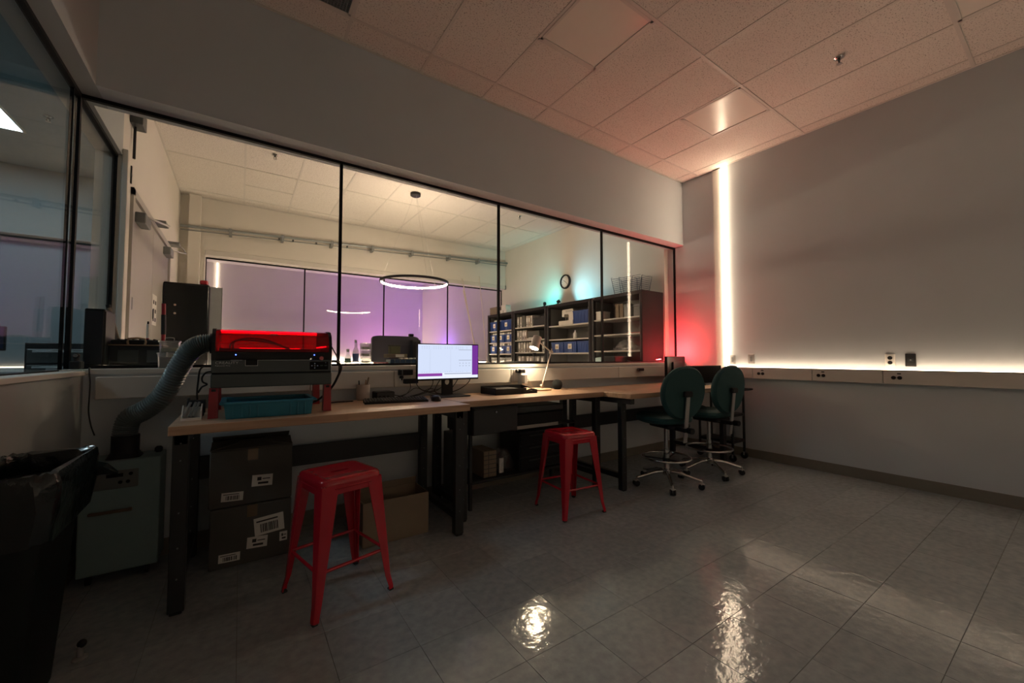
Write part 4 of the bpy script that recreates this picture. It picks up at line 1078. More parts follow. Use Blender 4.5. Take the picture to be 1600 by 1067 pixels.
# cart
t = thing('utility_cart', 'black wheeled utility cart against the plain wall', 'cart', (-.26, -.62, 0))
for xx in (-.385, -.125):
    for yy in (-.83, -.44): 
        pst = B('post', M_STEELBLK, t, xx - .011, xx + .011, yy - .011, yy + .011, .075, .83, .002)
        MB().cyl((xx - .012, yy, .038), (xx + .012, yy, .038), .038, n=18).build('wheel', M_BLKP, pst, world=True, smooth=True)
        B('fork', M_STEEL, pst, xx - .016, xx + .016, yy - .008, yy + .008, .04, .08)
for z in (.20, .50, .79): B('shelf', M_STEELBLK, t, -.395, -.115, -.84, -.43, z, z + .03, .003)
hd = MB(); hd.tube([(-.385, -.83, .815), (-.385, -.93, .815), (-.125, -.93, .815), (-.125, -.83, .815)], .010, n=8, sub=3); hd.build('push_handle', M_BLKP, t, world=True)

# ================================================================== SILL AND SIDE WALL THINGS
def clear_box(label, x0, x1, y0, y1, z0, h, fillcol, fh, handle=False):
    t = thing('plastic_container', label, 'container', ((x0 + x1) / 2, (y0 + y1) / 2, z0))
    MB().loft([rrect(x0 + .004, x1 - .004, y0 + .004, y1 - .004, z0 + .001, .012, 3), rrect(x0, x1, y0, y1, z0 + h, .014, 3)]).build('tub', M_CLEAR, t, world=True, smooth=True)
    B('contents', mat('fill_' + label[:12].replace(' ', '_'), fillcol, .7), t, x0 + .010, x1 - .010, y0 + .010, y1 - .010, z0 + .004, z0 + fh, .004)
    lid = MB().loft([rrect(x0 - .004, x1 + .004, y0 - .004, y1 + .004, z0 + h, .014, 3), rrect(x0 - .004, x1 + .004, y0 - .004, y1 + .004, z0 + h + .010, .014, 3)]).build('lid', M_CLEAR, t, world=True)
    if handle:
        m = MB(); cx = (x0 + x1) / 2; m.tube([(cx - .02, y0 + .03, z0 + h + .008), (cx - .02, y0 + .03, z0 + h + .028), (cx + .02, y0 + .03, z0 + h + .028), (cx + .02, y0 + .03, z0 + h + .008)], .003, n=6, sub=2)
        m.build('handle', M_CLEAR, lid, world=True)
    return t
clear_box('lower clear plastic container of brown bits on the sill', -5.452, -5.345, .02, .13, ZS, .085, (.13, .10, .07), .07)
clear_box('upper clear plastic container with carry handle on the sill stack', -5.447, -5.350, .025, .125, ZS + .0965, .062, (.30, .28, .16), .03, True)
t = thing('webcam', 'small black device with cable on the sill corner', 'device', (-5.79, .06, ZS))
B('body', M_BLKP, t, -5.822, -5.775, .03, .10, ZS, ZS + .045, .006); MB().cyl((-5.80, .065, ZS + .045), (-5.80, .065, ZS + .07), .012, n=12).build('stalk', M_BLKP, t, world=True)
MB().sphere((-5.80, .06, ZS + .075), .017, 12).build('head', M_BLKP, t, world=True, smooth=True)
MB().cyl((-5.80, .045, ZS + .076), (-5.80, .040, ZS + .076), .009, n=12).build('lens', M_GREY, t, world=True)
cable('black cord hanging from the sill down the wall', [(-5.74, .05, ZS + .004), (-5.730, -.016, ZS + .004), (-5.727, -.020, 1.09), (-5.715, -.055, 1.04), (-5.716, -.056, .96), (-5.722, -.03, .88), (-5.712, -.022, .80), (-5.697, -.02, .745)], .0035, None, 'cord')

# ================================================================== ROOM BEYOND THE GLASS
M_COUNTER = mat('white_laminate', (.66, .62, .55), .4, var=.02)
def counter(label, x0, x1, y0, y1, zt, legs=True):
    t = thing('counter', label, 'counter', ((x0 + x1) / 2, (y0 + y1) / 2, 0))
    B('worktop', M_COUNTER, t, x0, x1, y0, y1, zt - .035, zt, .004)
    B('apron', M_STEELBLK, t, x0 + .03, x1 - .03, y0 + .03, y1 - .03, zt - .09, zt - .035)
    for xx in (x0 + .05, x1 - .10):
        for yy in (y0 + .04, y1 - .09): B('leg', M_STEELBLK, t, xx, xx + .05, yy, yy + .05, 0, zt - .09)
ZK = ZS + .004
counter('long white counter just behind the window on the toolbox side', -5.79, -2.95, YB2 + .005, .92, ZK)
counter('long white counter just behind the window near the cabinets', -2.93, -.56, YB2 + .005, .92, ZK)
# ring pendant
RC = Vector((-2.935, 2.43, 0)); RZ = 2.285; RR = .487
t = thing('ring_pendant', 'glowing ring pendant lamp hung by thin wires', 'pendant lamp', (RC.x, RC.y, RZ))
m = MB(); n = 72
def circ(r, z): return [(r * math.cos(2 * PI * k / n), r * math.sin(2 * PI * k / n), z) for k in range(n)]
m.loft([circ(RR - .013, -.016), circ(RR - .013, -.0135), circ(RR - .006, -.0135), circ(RR - .006, -.016), circ(RR - .013, -.016)], cap=False)
m.loft([circ(RR - .006, -.016), circ(RR + .006, -.016), circ(RR + .008, .016), circ(RR - .006, .016), circ(RR - .006, -.016)], cap=False)
m.build('hoop', M_BLKP, t, smooth=True)
m = MB(); m.loft([circ(RR - .007, -.013), circ(RR - .009, -.013), circ(RR - .009, .013), circ(RR - .007, .013), circ(RR - .007, -.013)], cap=False)
m.build('light_band', emit('ring_light', WARM2, L_RING), t)
MB().lathe([(.075, ZC - RZ), (.075, ZC - RZ - .035), (.060, ZC - RZ - .045), (.001, ZC - RZ - .045)], n=28, cap=False).build('canopy', M_BLKP, t, smooth=True)
for k in range(3):
    a = 2 * PI * k / 3 + .5
    MB().cyl((RR * math.cos(a), RR * math.sin(a), .016), (.03 * math.cos(a), .03 * math.sin(a), ZC - RZ - .044), .0012, n=6).build('wire', M_STEEL, t)
# strip lights on the far raceways
r = thing('cable_raceway', 'beige far raceway under the second window band', 'raceway', (-3, YF, 1.0))
B('cover', M_TRIM, r, -5.50, -.56, YF - .045, YF, .935, 1.058, .004)
strip('led_strip', 'warm strip light under the second window band', (-5.50, -.56, YF - .030, YF - .002, 1.060, 1.074), M_LEDF)
# added counter-edge strip, kept hidden, brightens the room beyond the glass
strip('led_strip', 'added hidden strip light behind the counter, brightening the far room', (-5.6, -.60, YB2 + .9 - .24, YB2 + .9 - .235, 1.0, 1.012), M_LEDF)
# clock
t = thing('wall_clock', 'round black rimmed wall clock above the cabinets', 'clock', (-.03, 2.353, 2.598))
R = Matrix.Rotation(-PI / 2, 4, 'Y')
def xl(m): bmesh.ops.transform(m.bm, matrix=R, verts=m.bm.verts); return m
xl(MB().lathe([(.135, 0), (.135, .03), (.128, .038), (.112, .038), (.108, .02), (.108, .004)], n=40, cap=False)).build('rim', M_BLKP, t, smooth=True)
xl(MB().lathe([(.112, .002), (.112, .016), (.001, .016)], n=40, cap=False)).build('dial', M_PAPER, t)
for ang_, ln, w in ((math.radians(-60), .055, .007), (math.radians(135), .085, .005)):
    h = MB().box(-.019, -.017, -w / 2, w / 2, -.012, ln)
    bmesh.ops.transform(h.bm, matrix=Matrix.Rotation(ang_, 4, 'X'), verts=h.bm.verts); h.build('hand', M_INK, t)
tk = MB()
for k in range(12):
    b_ = MB().box(-.018, -.0165, -.003, .003, .085, .098); bmesh.ops.transform(b_.bm, matrix=Matrix.Rotation(2 * PI * k / 12, 4, 'X'), verts=b_.bm.verts)
    me = bpy.data.meshes.new('t'); b_.bm.to_mesh(me); b_.bm.free(); tk.bm.from_mesh(me); bpy.data.meshes.remove(me)
tag(tk.build('hour_marks', M_INK, t), kind='stuff')

# cabinets along the clock wall
CXF, CZT = -.51, 2.112
SHELVES = {}
def cabinet(label, y0, y1, shelves):
    t = thing('storage_cabinet', label, 'cabinet', (-.27, (y0 + y1) / 2, 0))
    for a, b in ((y0, y0 + .035), (y1 - .035, y1)):
        B('side', M_CAB, t, CXF, -.035, a, b, 0, CZT, .002)
    B('lining', M_CABIN, t, CXF + .07, -.05, y1 - .039, y1 - .035, .1, CZT - .06)
    B('top', M_CAB, t, CXF, -.035, y0 + .035, y1 - .035, CZT - .05, CZT, .002)
    B('plinth', M_CAB, t, CXF + .01, -.035, y0 + .035, y1 - .035, 0, .10)
    B('back', M_CABIN, t, -.050, -.036, y0 + .035, y1 - .035, .10, CZT - .05)
    B('name_tag', M_GREY, t, CXF - .002, CXF, y1 - .075, y1 - .045, CZT - .022, CZT - .012)
    for z in shelves: B('shelf', M_SHELF, t, CXF + .02, -.052, y0 + .037, y1 - .04, z - .022, z, .002)
    for a in (y0 + .036, y1 - .044): 
        B('door_track', M_DGREY, t, CXF - .001, CXF + .02, a, a + .008, .10, CZT - .05)
    return t
CABS = [(.285, 1.245), (1.258, 2.345), (2.36, 3.405), (3.42, 4.40)]
cabinet('open charcoal cabinet nearest the window with tan boxes', *CABS[0], (1.035, 1.285, 1.527, 1.762))
cabinet('open charcoal cabinet holding the sewing machine', *CABS[1], (1.02, 1.262, 1.500, 1.738))
cabinet('open charcoal cabinet filled with grey binders', *CABS[2], (1.035, 1.285, 1.522, 1.775))
cabinet('open charcoal cabinet of blue bins in the far corner', *CABS[3], (1.02, 1.262, 1.498, 1.750))
# blue bins
def make_bin(name, w, d, h, label, paper=True):
    t = thing(name, label, 'bin', (0, 0, 0), 0, 'blue plastic bins in the cabinets')
    def rg_(a, b, z): return [(-b, -a, z), (b, -a, z), (b, a, z), (-b, a, z)]
    MB().loft([rg_(w / 2 - .008, d / 2 - .008, .001), rg_(w / 2, d / 2, h), rg_(w / 2 - .004, d / 2 - .004, h), rg_(w / 2 - .012, d / 2 - .012, .006)]).build('tub', M_BLUEBIN, t)
    m = MB(); m.box(-d / 2 - .006, d / 2 + .006, -w / 2 - .006, -w / 2 + .002, h - .012, h, .002); m.box(-d / 2 - .006, d / 2 + .006, w / 2 - .002, w / 2 + .006, h - .012, h, .002)
    m.box(-d / 2 - .006, -d / 2 + .002, -w / 2, w / 2, h - .012, h, .002); m.box(d / 2 - .002, d / 2 + .006, -w / 2, w / 2, h - .012, h, .002)
    m.build('rim', M_BLUEBIN, t)
    nr = max(4, int(w / .035))
    for k in range(nr):
        y = -w / 2 + w * (k + .5) / nr
        if paper and abs(y) < .05: continue
        B('rib', M_BLUEBIN, t, -d / 2 - .004, -d / 2 + .004, y - .004, y + .004, .01, h - .012, world=False)
    if paper:
        lb = B('label_card', M_PAPER, t, -d / 2 - .006, -d / 2 - .003, -.045, .045, h * .35, h * .35 + .085, world=False)
        B('print', mat('tan_print', (.5, .38, .22), .7), lb, -d / 2 - .0068, -d / 2 - .0058, -.028, .028, h * .35 + .015, h * .35 + .055, world=False)
    return t
n_ = 0
def put_bin(w, h, y, z, label, paper=True, d=.30):
    t = make_bin('storage_bin', w, d, h, label, paper); place(t, (CXF + .03 + d / 2, y, z)); return t
# cabinet 4 (far corner): y 3.42..4.40
put_bin(.36, .20, 4.16, 1.750, 'blue bin on the top shelf of corner cabinet, near window side')
put_bin(.38, .215, 3.70, 1.750, 'blue bin on the top shelf of corner cabinet, near binders')
for k, (y, lab) in enumerate(((4.20, 'first'), (3.91, 'middle'), (3.62, 'last'))):
    put_bin(.27, .165, y, 1.498, 'blue bin on second shelf of corner cabinet, %s from its far end' % lab)
    put_bin(.27, .165, y, 1.262, 'blue bin on third shelf of corner cabinet, %s from its far end' % lab)
    t = clear_box('clear tub in the corner cabinet bottom row, %s from its far end' % lab, CXF + .05, CXF + .30, y - .12, y + .12, 1.021, .15, (.4, .36, .3), .10)
    for s_ in (0, 1):
        tag(MB().box(CXF + .06, CXF + .16, y - .10 + s_ * .10, y - .02 + s_ * .10, 1.262 + .166 + .001, 1.262 + .166 + .045, .004).build('parts_packet', M_PAPER), 'white packet %s on third shelf bin, %s from far end' % (('lying inner', 'lying outer')[s_], lab), 'packet', 'white packets on the blue bins')
        tag(MB().box(CXF + .06, CXF + .16, y - .10 + s_ * .10, y - .02 + s_ * .10, 1.498 + .166 + .001, 1.498 + .166 + .04, .004).build('parts_packet', M_PAPER), 'white packet %s on second shelf bin, %s from far end' % (('lying inner', 'lying outer')[s_], lab), 'packet', 'white packets on the blue bins')
tag(MB().box(CXF + .06, CXF + .2, 4.05, 4.22, 1.952, 1.99, .004).build('parts_packet', M_PAPER), 'white packet on the top shelf bin of corner cabinet', 'packet')
# cabinet 2 (sewing machine): y 1.258..2.345
put_bin(.36, .215, 1.51, 1.738, 'plain blue bin beside the sewing machine', False)
put_bin(.31, .185, 2.09, 1.262, 'blue labelled bin on third shelf, first of three by the binders')
put_bin(.31, .185, 1.765, 1.262, 'blue labelled bin in the middle of third shelf trio')
put_bin(.295, .185, 1.442, 1.262, 'blue unlabelled bin ending the third shelf trio', False)
# sewing machine
M_SEW = mat('sewing_white', (.66, .62, .55), .4, var=.02)
t = thing('sewing_machine', 'cream sewing machine on the cabinet top shelf', 'sewing machine', (CXF + .15, 1.88, 1.738))
zz = 1.739
B('bed', M_SEW, t, CXF + .06, CXF + .24, 1.73, 2.09, zz, zz + .075, .012, seg=2)
MB().prism([(1.73, zz + .07), (1.735, zz + .25), (1.76, zz + .27), (2.00, zz + .265), (2.015, zz + .25), (2.015, zz + .145), (1.97, zz + .145), (1.955, zz + .185), (1.86, zz + .185), (1.845, zz + .155), (1.845, zz + .07)], CXF + .08, CXF + .21, 'x').build('arm', M_SEW, t, world=True)
MB().cyl((CXF + .14, 1.728, zz + .20), (CXF + .14, 1.715, zz + .20), .03, n=16).build('hand_wheel', M_SEW, t, world=True)
MB().cyl((CXF + .14, 1.985, zz + .145), (CXF + .14, 1.985, zz + .085), .006, n=8).build('needle_bar', M_STEEL, t, world=True)
for k in range(5): B('stitch_mark', M_GREY, t, CXF + .078, CXF + .081, 1.78 + k * .03, 1.79 + k * .03, zz + .22, zz + .245)
t = thing('glue_bottle', 'small white bottle alone on the cabinet middle shelf', 'bottle', (CXF + .10, 1.71, 1.502))
MB().lathe([(.030, 0), (.033, .005), (.033, .085), (.016, .105), (.014, .125), (.001, .126)], n=18).build('body', M_PAPER, t, smooth=True); MB().lathe([(.016, .11), (.015, .135), (.001, .137)], n=12).build('cap', M_WHITE, t)
# cabinet 3 (binders): y 2.36..3.405
M_BIND = [mat('binder_%d' % k, c, .6) for k, c in enumerate(((.42, .39, .35), (.50, .46, .41), (.30, .28, .26), (.12, .12, .12), (.36, .30, .25)))]
rb = random.Random(21)
def binder_proto(mtl):
    o = MB().box(0, .24, -.5, .5, 0, 1, .004).build('binder', mtl); return o
bcache = {}
def binder(y, w, z, h, k, label, group):
    key = (k, round(w, 3), round(h, 3))
    t = thing('binder', label, 'binder', (CXF + .05, y, z), 0, group)
    if key in bcache:
        for nm, me in bcache[key]:
            o = bpy.data.objects.new(nm, me); COL.objects.link(o); o.parent = t
    else:
        a = MB().box(0, .22, -w / 2, w / 2, .001, h, .003).build('cover', M_BIND[k], t)
        b_ = MB().box(-.001, .001, -w * .3, w * .3, h * .45, h * .8).build('spine_label', M_PAPER if k != 1 else M_BIND[2], t)
        c_ = MB().cyl((.001, 0, h * .22), (-.001, 0, h * .22), w * .22, n=10).build('finger_hole', M_BLKP, t)
        bcache[key] = [(o.name.split('.')[0], o.data) for o in (a, b_, c_)]
ordn = ['first', 'second', 'third', 'fourth', 'fifth', 'sixth', 'seventh', 'eighth', 'ninth', 'tenth', 'eleventh', 'twelfth']
def binder_row(ys, z, h, w, rowname):
    for k, y in enumerate(ys):
        hh = h + .006 * ((k * 3) % 3)
        binder(y, w, z, hh, (0, 1, 0, 4, 1, 0, 2)[k % 7], 'grey binder on the %s of binder cabinet, %s from the blue bins' % (rowname, ordn[k]), 'binders in the cabinet')
binder_row([3.30, 3.20, 3.00, 2.93, 2.86], 1.775, .21, .058, 'top shelf')
binder_row([3.30, 3.21, 3.12, 3.05], 1.522, .19, .070, 'second shelf')
binder_row([3.26, 3.17, 3.08, 2.99, 2.91, 2.50, 2.43], 1.285, .19, .062, 'third shelf')
binder_row([3.25, 3.14, 2.98, 2.88, 2.78, 2.66, 2.53], 1.035, .17, .078, 'bottom visible shelf')
def dark_box(label, y0, y1, z, h, mtl, x1=.26, cat='box', nm='storage_box'):
    t = thing(nm, label, cat, (CXF + .2, (y0 + y1) / 2, z))
    B('body', mtl, t, CXF + .05, CXF + .05 + x1, y0, y1, z + .001, z + h * .8, .004); B('lid', mtl, t, CXF + .046, CXF + .054 + x1, y0 - .003, y1 + .003, z + h * .8, z + h, .003)
dark_box('brown box between binders on the binder cabinet top shelf', 3.06, 3.15, 1.775, .225, M_CARD)
dark_box('black box at the end of binder cabinet top shelf', 2.45, 2.79, 1.775, .16, M_BLKP)
dark_box('dark brown box on binder cabinet second shelf', 2.62, 2.97, 1.522, .16, M_CARD)
t = thing('parts_tray', 'pale tray of small parts on binder cabinet second shelf', 'tray', (CXF + .1, 2.72, 1.522))
B('tray', M_SHELF, t, CXF + .025, CXF + .048, 2.55, 2.98, 1.5225, 1.55, .003); B('divider', M_PAPER, t, CXF + .03, CXF + .043, 2.60, 2.92, 1.551, 1.562)
# cabinet 1 (nearest window): y .285..1.245
dark_box('small white patterned box on the nearest cabinet top shelf', 1.06, 1.19, 1.762, .13, M_PAPER, .18)
dark_box('tall tan box first of pair on nearest cabinet top shelf', .735, .80, 1.762, .205, M_CARD2, .2)
dark_box('tall tan box second of pair on nearest cabinet top shelf', .655, .72, 1.762, .205, M_CARD2, .2)
dark_box('grey box beside the tall tan boxes', .52, .64, 1.762, .185, M_GREY, .2)
dark_box('dark grey box at the near end of the top shelf', .33, .47, 1.762, .17, M_DGREY, .2)
t = thing('red_folder', 'thin red folder on the nearest cabinet second shelf', 'folder', (CXF + .2, .42, 1.527)); B('cover', M_REDP, t, CXF + .05, CXF + .3, .335, .60, 1.528, 1.538, .002); B('sheets', M_PAPER, t, CXF + .055, CXF + .29, .34, .595, 1.530, 1.536)
t = thing('plastic_bag', 'crumpled clear bag of hardware on nearest cabinet third shelf', 'bag', (CXF + .15, .72, 1.285))
bm = MB(); rings = []; rr = random.Random(8)
for z, s in ((1.287, 1.0), (1.32, 1.05), (1.36, .85), (1.40, .55), (1.43, .25)):
    rings.append([(CXF + .17 + .11 * s * math.cos(a) * (1 + rr.uniform(-.25, .25)), .70 + .20 * s * math.sin(a) * (1 + rr.uniform(-.25, .25)), z + rr.uniform(-.012, .012)) for a in [2 * PI * i / 18 for i in range(18)]])
bm.loft(rings).build('film', glass('bag_clear', (.75, .76, .74), rough=.12, f0=.12, haze=.22), t, world=True)
for k in range(5): MB().sphere((CXF + .14 + .02 * k, .60 + .05 * k, 1.31 + .01 * (k % 2)), .022, 8).build('hardware_piece', M_STEEL, t, world=True)
t = thing('folded_cloth', 'pale teal folded sheet on the nearest cabinet bottom shelf', 'cloth', (CXF + .2, .95, 1.035))
MB().loft([[(CXF + .03, y, 1.036), (CXF + .03, y, 1.036 + h), (CXF + .32, y, 1.036 + h * .9), (CXF + .32, y, 1.036)] for y, h in ((.62, .09), (.74, .10), (.86, .135), (1.0, .145), (1.10, .15), (1.19, .14))]).build('folds', mat('pale_teal_cloth', (.34, .46, .46), .8), t, world=True)
# things on top of the cabinets
M_WIRE = mat('dark_wire', (.04, .06, .09), .4, metal=.5)
t = thing('wire_basket', 'dark wire file rack on top of the nearest cabinet', 'rack', (-.3, .62, CZT))
for k, y in enumerate((.84, .72, .60, .54, .40)):
    m = MB(); tilt = .03 * k - .02
    m.tube([(-.42, y, CZT + .004), (-.42, y + .05 - tilt, CZT + .27 - .012 * k), (-.20, y + .05 - tilt, CZT + .27 - .012 * k), (-.20, y, CZT + .004)], .004, n=6, sub=1); m.build('upright', M_WIRE, t, world=True)
for k in range(9):
    z = CZT + .012 + k * .029; f_ = k / 9
    MB().cyl((-.42, .84 + .06 * f_, z), (-.42, .40 - .03 * f_, z - .01 * f_), .0032, n=5).build('wire', M_WIRE, t, world=True)
    MB().cyl((-.20, .84 + .06 * f_, z), (-.20, .40 - .03 * f_, z - .01 * f_), .0032, n=5).build('wire', M_WIRE, t, world=True)
dark_box('brown box on top of the corner cabinet', 4.10, 4.38, CZT, .17, M_CARD2, .24)
for lab, y0, y1, z0, h in (('pale cube on top of corner cabinet, lower pair, far one', 3.86, 3.97, CZT, .075), ('pale cube on top of corner cabinet, lower pair, near one', 3.72, 3.84, CZT, .075), ('pale cube stacked on the pale pair', 3.74, 3.92, CZT + .076, .10)):
    dark_box(lab, y0, y1, z0, h, M_WHITE, .12)
# teal spot lamps on the cabinet top
def teal_lamp(y, aim, col, power, label, size):
    t = thing('spot_lamp', label, 'lamp', (-.44, y, CZT))
    MB().lathe([(.038, 0), (.040, .004), (.040, .012), (.001, .013)], n=20).build('base', M_BLKP, t, smooth=True)
    d = (Vector(aim) - Vector((-.44, y, CZT + .05))).normalized(); Q = d.to_track_quat('Z', 'Y').to_matrix().to_4x4()
    m = MB().lathe([(.022, -.03), (.028, -.02), (.030, .03), (.026, .03), (.024, .0), (.001, -.002)], n=20, cap=False)
    bmesh.ops.transform(m.bm, matrix=Matrix.Translation((0, 0, .05)) @ Q, verts=m.bm.verts); hd_ = m.build('head', M_BLKP, t, smooth=True)
    m = MB().lathe([(.001, .006), (.022, .006), (.022, .010), (.001, .011)], n=16)
    bmesh.ops.transform(m.bm, matrix=Matrix.Translation((0, 0, .05)) @ Q, verts=m.bm.verts); m.build('lens', emit('teal_lens_%d' % int(power), col, 6.0), hd_)
    ld = bpy.data.lights.new('spot_beam', 'SPOT'); ld.energy = power; ld.color = col; ld.spot_size = math.radians(size); ld.spot_blend = 1.0; ld.shadow_soft_size = .02
    lo = bpy.data.objects.new('spot_beam', ld); COL.objects.link(lo); lo.parent = t
    lo.location = Vector((0, 0, .05)) + d * .035; lo.rotation_euler = d.to_track_quat('-Z', 'Y').to_euler()
teal_lamp(2.48, (-.03, 3.02, 2.62), (.10, .85, .85), L_TEAL * .30, 'teal spot lamp on cabinet top shining away from the clock', 120)
teal_lamp(2.10, (-.03, 1.72, 2.52), (.28, .80, 1.0), L_TEAL * .32, 'brighter blue-white spot lamp on cabinet top under the clock', 110)
tag(B('hard_case', M_REDP, None, -5.46, -5.38, 2.93, 3.05, 2.071, 2.125, .012), 'small red case on top of the tall black cabinet', 'case')
# tall black cabinet and grey panel by the doors
t = thing('equipment_cabinet', 'tall glossy black cabinet beside the double doors', 'cabinet', (-5.56, 3.2, 0))
B('body', M_BLACK, t, -5.79, -5.365, 2.90, 3.55, 0, 2.068, .008)
B('door', mat('gloss_black', (.004, .005, .006), .2, spec=.3), t, -5.785, -5.37, 2.885, 2.90, .03, 2.05, .004)
for z in (1.80, 1.70): MB().cyl((-5.68, 2.886, z), (-5.68, 2.880, z), .012, n=10).build('label_dot', mat('tan_dot', (.45, .36, .28), .6), t, world=True)
t = thing('grey_board', 'grey board standing behind the tall black cabinet', 'board', (-5.29, 3.3, 0)); B('sheet', mat('grey_board', (.30, .32, .33), .6), t, -5.36, -5.24, 3.0, 3.02, 0, 2.06, .003); B('edge', M_GREY, t, -5.242, -5.236, 2.998, 3.022, 0, 2.06)
# doors, closers, paper, conduit on the side wall
M_DOOR = mat('door_grey', (.42, .40, .37), .5, var=.02)
d1 = sempty('door_1', 'grey double doors in the far room side wall', 'door', (-5.82, 2.2, 0))
for y0, y1 in ((1.22, 2.215), (2.225, 3.22)):
    lf = B('leaf', M_DOOR, d1, -5.82, -5.795, y0, y1, .01, 2.50, .003)
    B('handle_plate', M_DGREY, lf, -5.796, -5.785, y0 + .06, y0 + .10, 1.58, 1.68)
fr = MB(); fr.box(-5.82, -5.775, 1.16, 1.22, 0, 2.56); fr.box(-5.82, -5.775, 3.22, 3.28, 0, 2.56); fr.box(-5.82, -5.775, 1.16, 3.28, 2.50, 2.56)
fr.build('frame', M_DOOR, d1, world=True)
M_CLOSER = mat('closer_grey', (.17, .18, .18), .45)
def closer(label, y, z, ya, za):
    t = thing('door_closer', label, 'door closer', (-5.76, y, z))
    B('body', M_CLOSER, t, -5.795, -5.725, y - .12, y + .12, z - .045, z + .045, .006)
    MB().tube([(-5.74, y + .05, z + .05), (-5.64, y + .45, z + .10), (-5.70, ya, za)], .010, n=6, sub=2).build('arm', M_STEEL, t, world=True)
    B('bracket', M_CLOSER, t, -5.82, -5.69, ya - .10, ya + .10, za - .015, za + .015, .004)
closer('grey door closer box on the nearer door leaf', 1.46, 2.37, 2.22, 2.56)
closer('grey door closer box on the farther door leaf', 2.95, 2.42, 3.30, 2.60)
t = thing('notice_sheet', 'white printed notice taped to the farther door leaf', 'notice', (-5.79, 2.36, 1.7)); B('sheet', M_PAPER, t, -5.794, -5.7925, 2.27, 2.52, 1.52, 1.84)
for k in range(6): B('print', M_INK, t, -5.7925, -5.7915, 2.31 + .11 * (k % 2), 2.37 + .11 * (k % 2), 1.56 + .09 * (k // 2), 1.60 + .09 * (k // 2))
t = thing('wall_box', 'small black junction box with conduit high over the doors', 'junction box', (-5.8, 1.3, 3.15)); B('box', M_DGREY, t, -5.82, -5.74, 1.18, 1.34, 3.10, 3.22, .004); MB().cyl((-5.80, 1.26, 3.10), (-5.80, 1.26, 2.83), .010, n=8).build('conduit', M_BLKP, t, world=True)
t = thing('conduit_strip', 'thin black strip on the wall beside the door head', 'conduit', (-5.8, 1.08, 2.6)); B('strip', M_BLKP, t, -5.785, -5.777, 1.07, 1.09, 2.56, 2.70); B('clip', M_DGREY, t, -5.786, -5.776, 1.066, 1.094, 2.62, 2.64)
M_PIPE = mat('galvanised', (.26, .28, .28), .4, metal=.6)
t = thing('conduit_rail', 'grey conduit rail running along the far wall above the windows', 'conduit', (-3, YF, 3.2))
def cz_(x): return 3.115 + .036 * (x + 5.8)
MB().cyl((-5.80, YF - .13, cz_(-5.8)), (-.06, YF - .13, cz_(-.06)), .020, n=12).build('pipe', M_PIPE, t, world=True, smooth=True)
MB().cyl((-5.80, YF - .10, cz_(-5.8) - .05), (-.06, YF - .10, cz_(-.06) - .05), .009, n=8).build('thin_pipe', M_PIPE, t, world=True, smooth=True)
for x in (-5.2, -4.5, -3.75, -3.05, -2.3, -1.5, -.8): B('clamp', M_PIPE, t, x - .02, x + .02, YF - .16, YF, cz_(x) - .07, cz_(x) + .028, .003)
for x in (-4.55, -4.35, -4.0, -3.5): B('cable_tie', M_DGREY, t, x - .012, x + .012, YF - .16, YF - .11, cz_(x) - .06, cz_(x) - .03, .002)
t = thing('roller_housing', 'pale blind housing over the second window band', 'blind', (-3, YF, ZH)); B('case', M_TRIM, t, -5.51, -.06, YF - .05, YF, ZH - .005, ZH + .075, .006); B('end', M_GREY, t, -.06, -.045, YF - .05, YF, ZH - .01, ZH + .08, .003)
# rods leaning in the far corner
for lab, a, b, r_ in (('white rod leaning in the far corner, most upright', (-1.10, 3.40, .0), (-1.195, 4.30, 2.85), .010), ('white rod leaning in the far corner, middle', (-1.03, 3.42, .0), (-1.165, 4.31, 2.60), .012), ('white rod leaning in the far corner, steepest tilt', (-1.00, 3.40, .0), (-.78, 4.31, 2.95), .008)):
    t = thing('leaning_rod', lab, 'rod', a, 0, 'rods in the far corner'); MB().cyl(a, b, r_, n=8).build('shaft', mat('rod_cream', (.62, .56, .46), .5), t, world=True, smooth=True); MB().sphere(b, r_ * 1.15, 8).build('cap', M_WHITE, t, world=True)

# ---- things on the counter behind the glass
t = thing('toolbox', 'black toolbox with tan handle behind the window', 'toolbox', (-5.60, .5, ZK))
tb = B('body', M_BLKP, t, -5.735, -5.47, .38, .62, ZK + .001, ZK + .140, .006)
for xx in (-5.69, -5.55): B('front_panel', M_DGREY, tb, xx, xx + .10, .377, .381, ZK + .03, ZK + .11, .002)
B('trim_line', mat('tan_trim', (.42, .26, .15), .5), t, -5.737, -5.468, .376, .624, ZK + .140, ZK + .147)
B('lid', M_BLKP, t, -5.730, -5.475, .385, .615, ZK + .147, ZK + .178, .012, seg=2)
m = MB(); m.tube([(-5.64, .372, ZK + .145), (-5.64, .368, ZK + .185), (-5.56, .368, ZK + .185), (-5.56, .372, ZK + .145)], .006, n=6, sub=2); m.build('handle', MATS['tan_trim'], t, world=True)
for k in range(6): B('lid_rib', M_BLKP, t, -5.70 + k * .035, -5.685 + k * .035, .40, .60, ZK + .178, ZK + .185, .003)
t = thing('computer_tower', 'black computer tower standing behind the side window corner', 'computer', (-5.78, .42, ZK))
B('case', M_BLACK, t, -5.832, -5.742, .31, .56, ZK + .001, 1.485, .006); B('front', M_BLKP, t, -5.828, -5.746, .305, .31, ZK + .02, 1.47, .003); B('side_panel', M_BLKP, t, -5.742, -5.738, .32, .55, ZK + .02, 1.47)
def pole(label, a, b, segs, nm='pole', cat='pole'):
    t = thing(nm, label, cat, a); a, b = Vector(a), Vector(b)
    for f0, f1, r_, mm_ in segs: MB().cyl(a.lerp(b, f0), a.lerp(b, f1), r_, n=10).build('section', mm_, t, world=True, smooth=True)
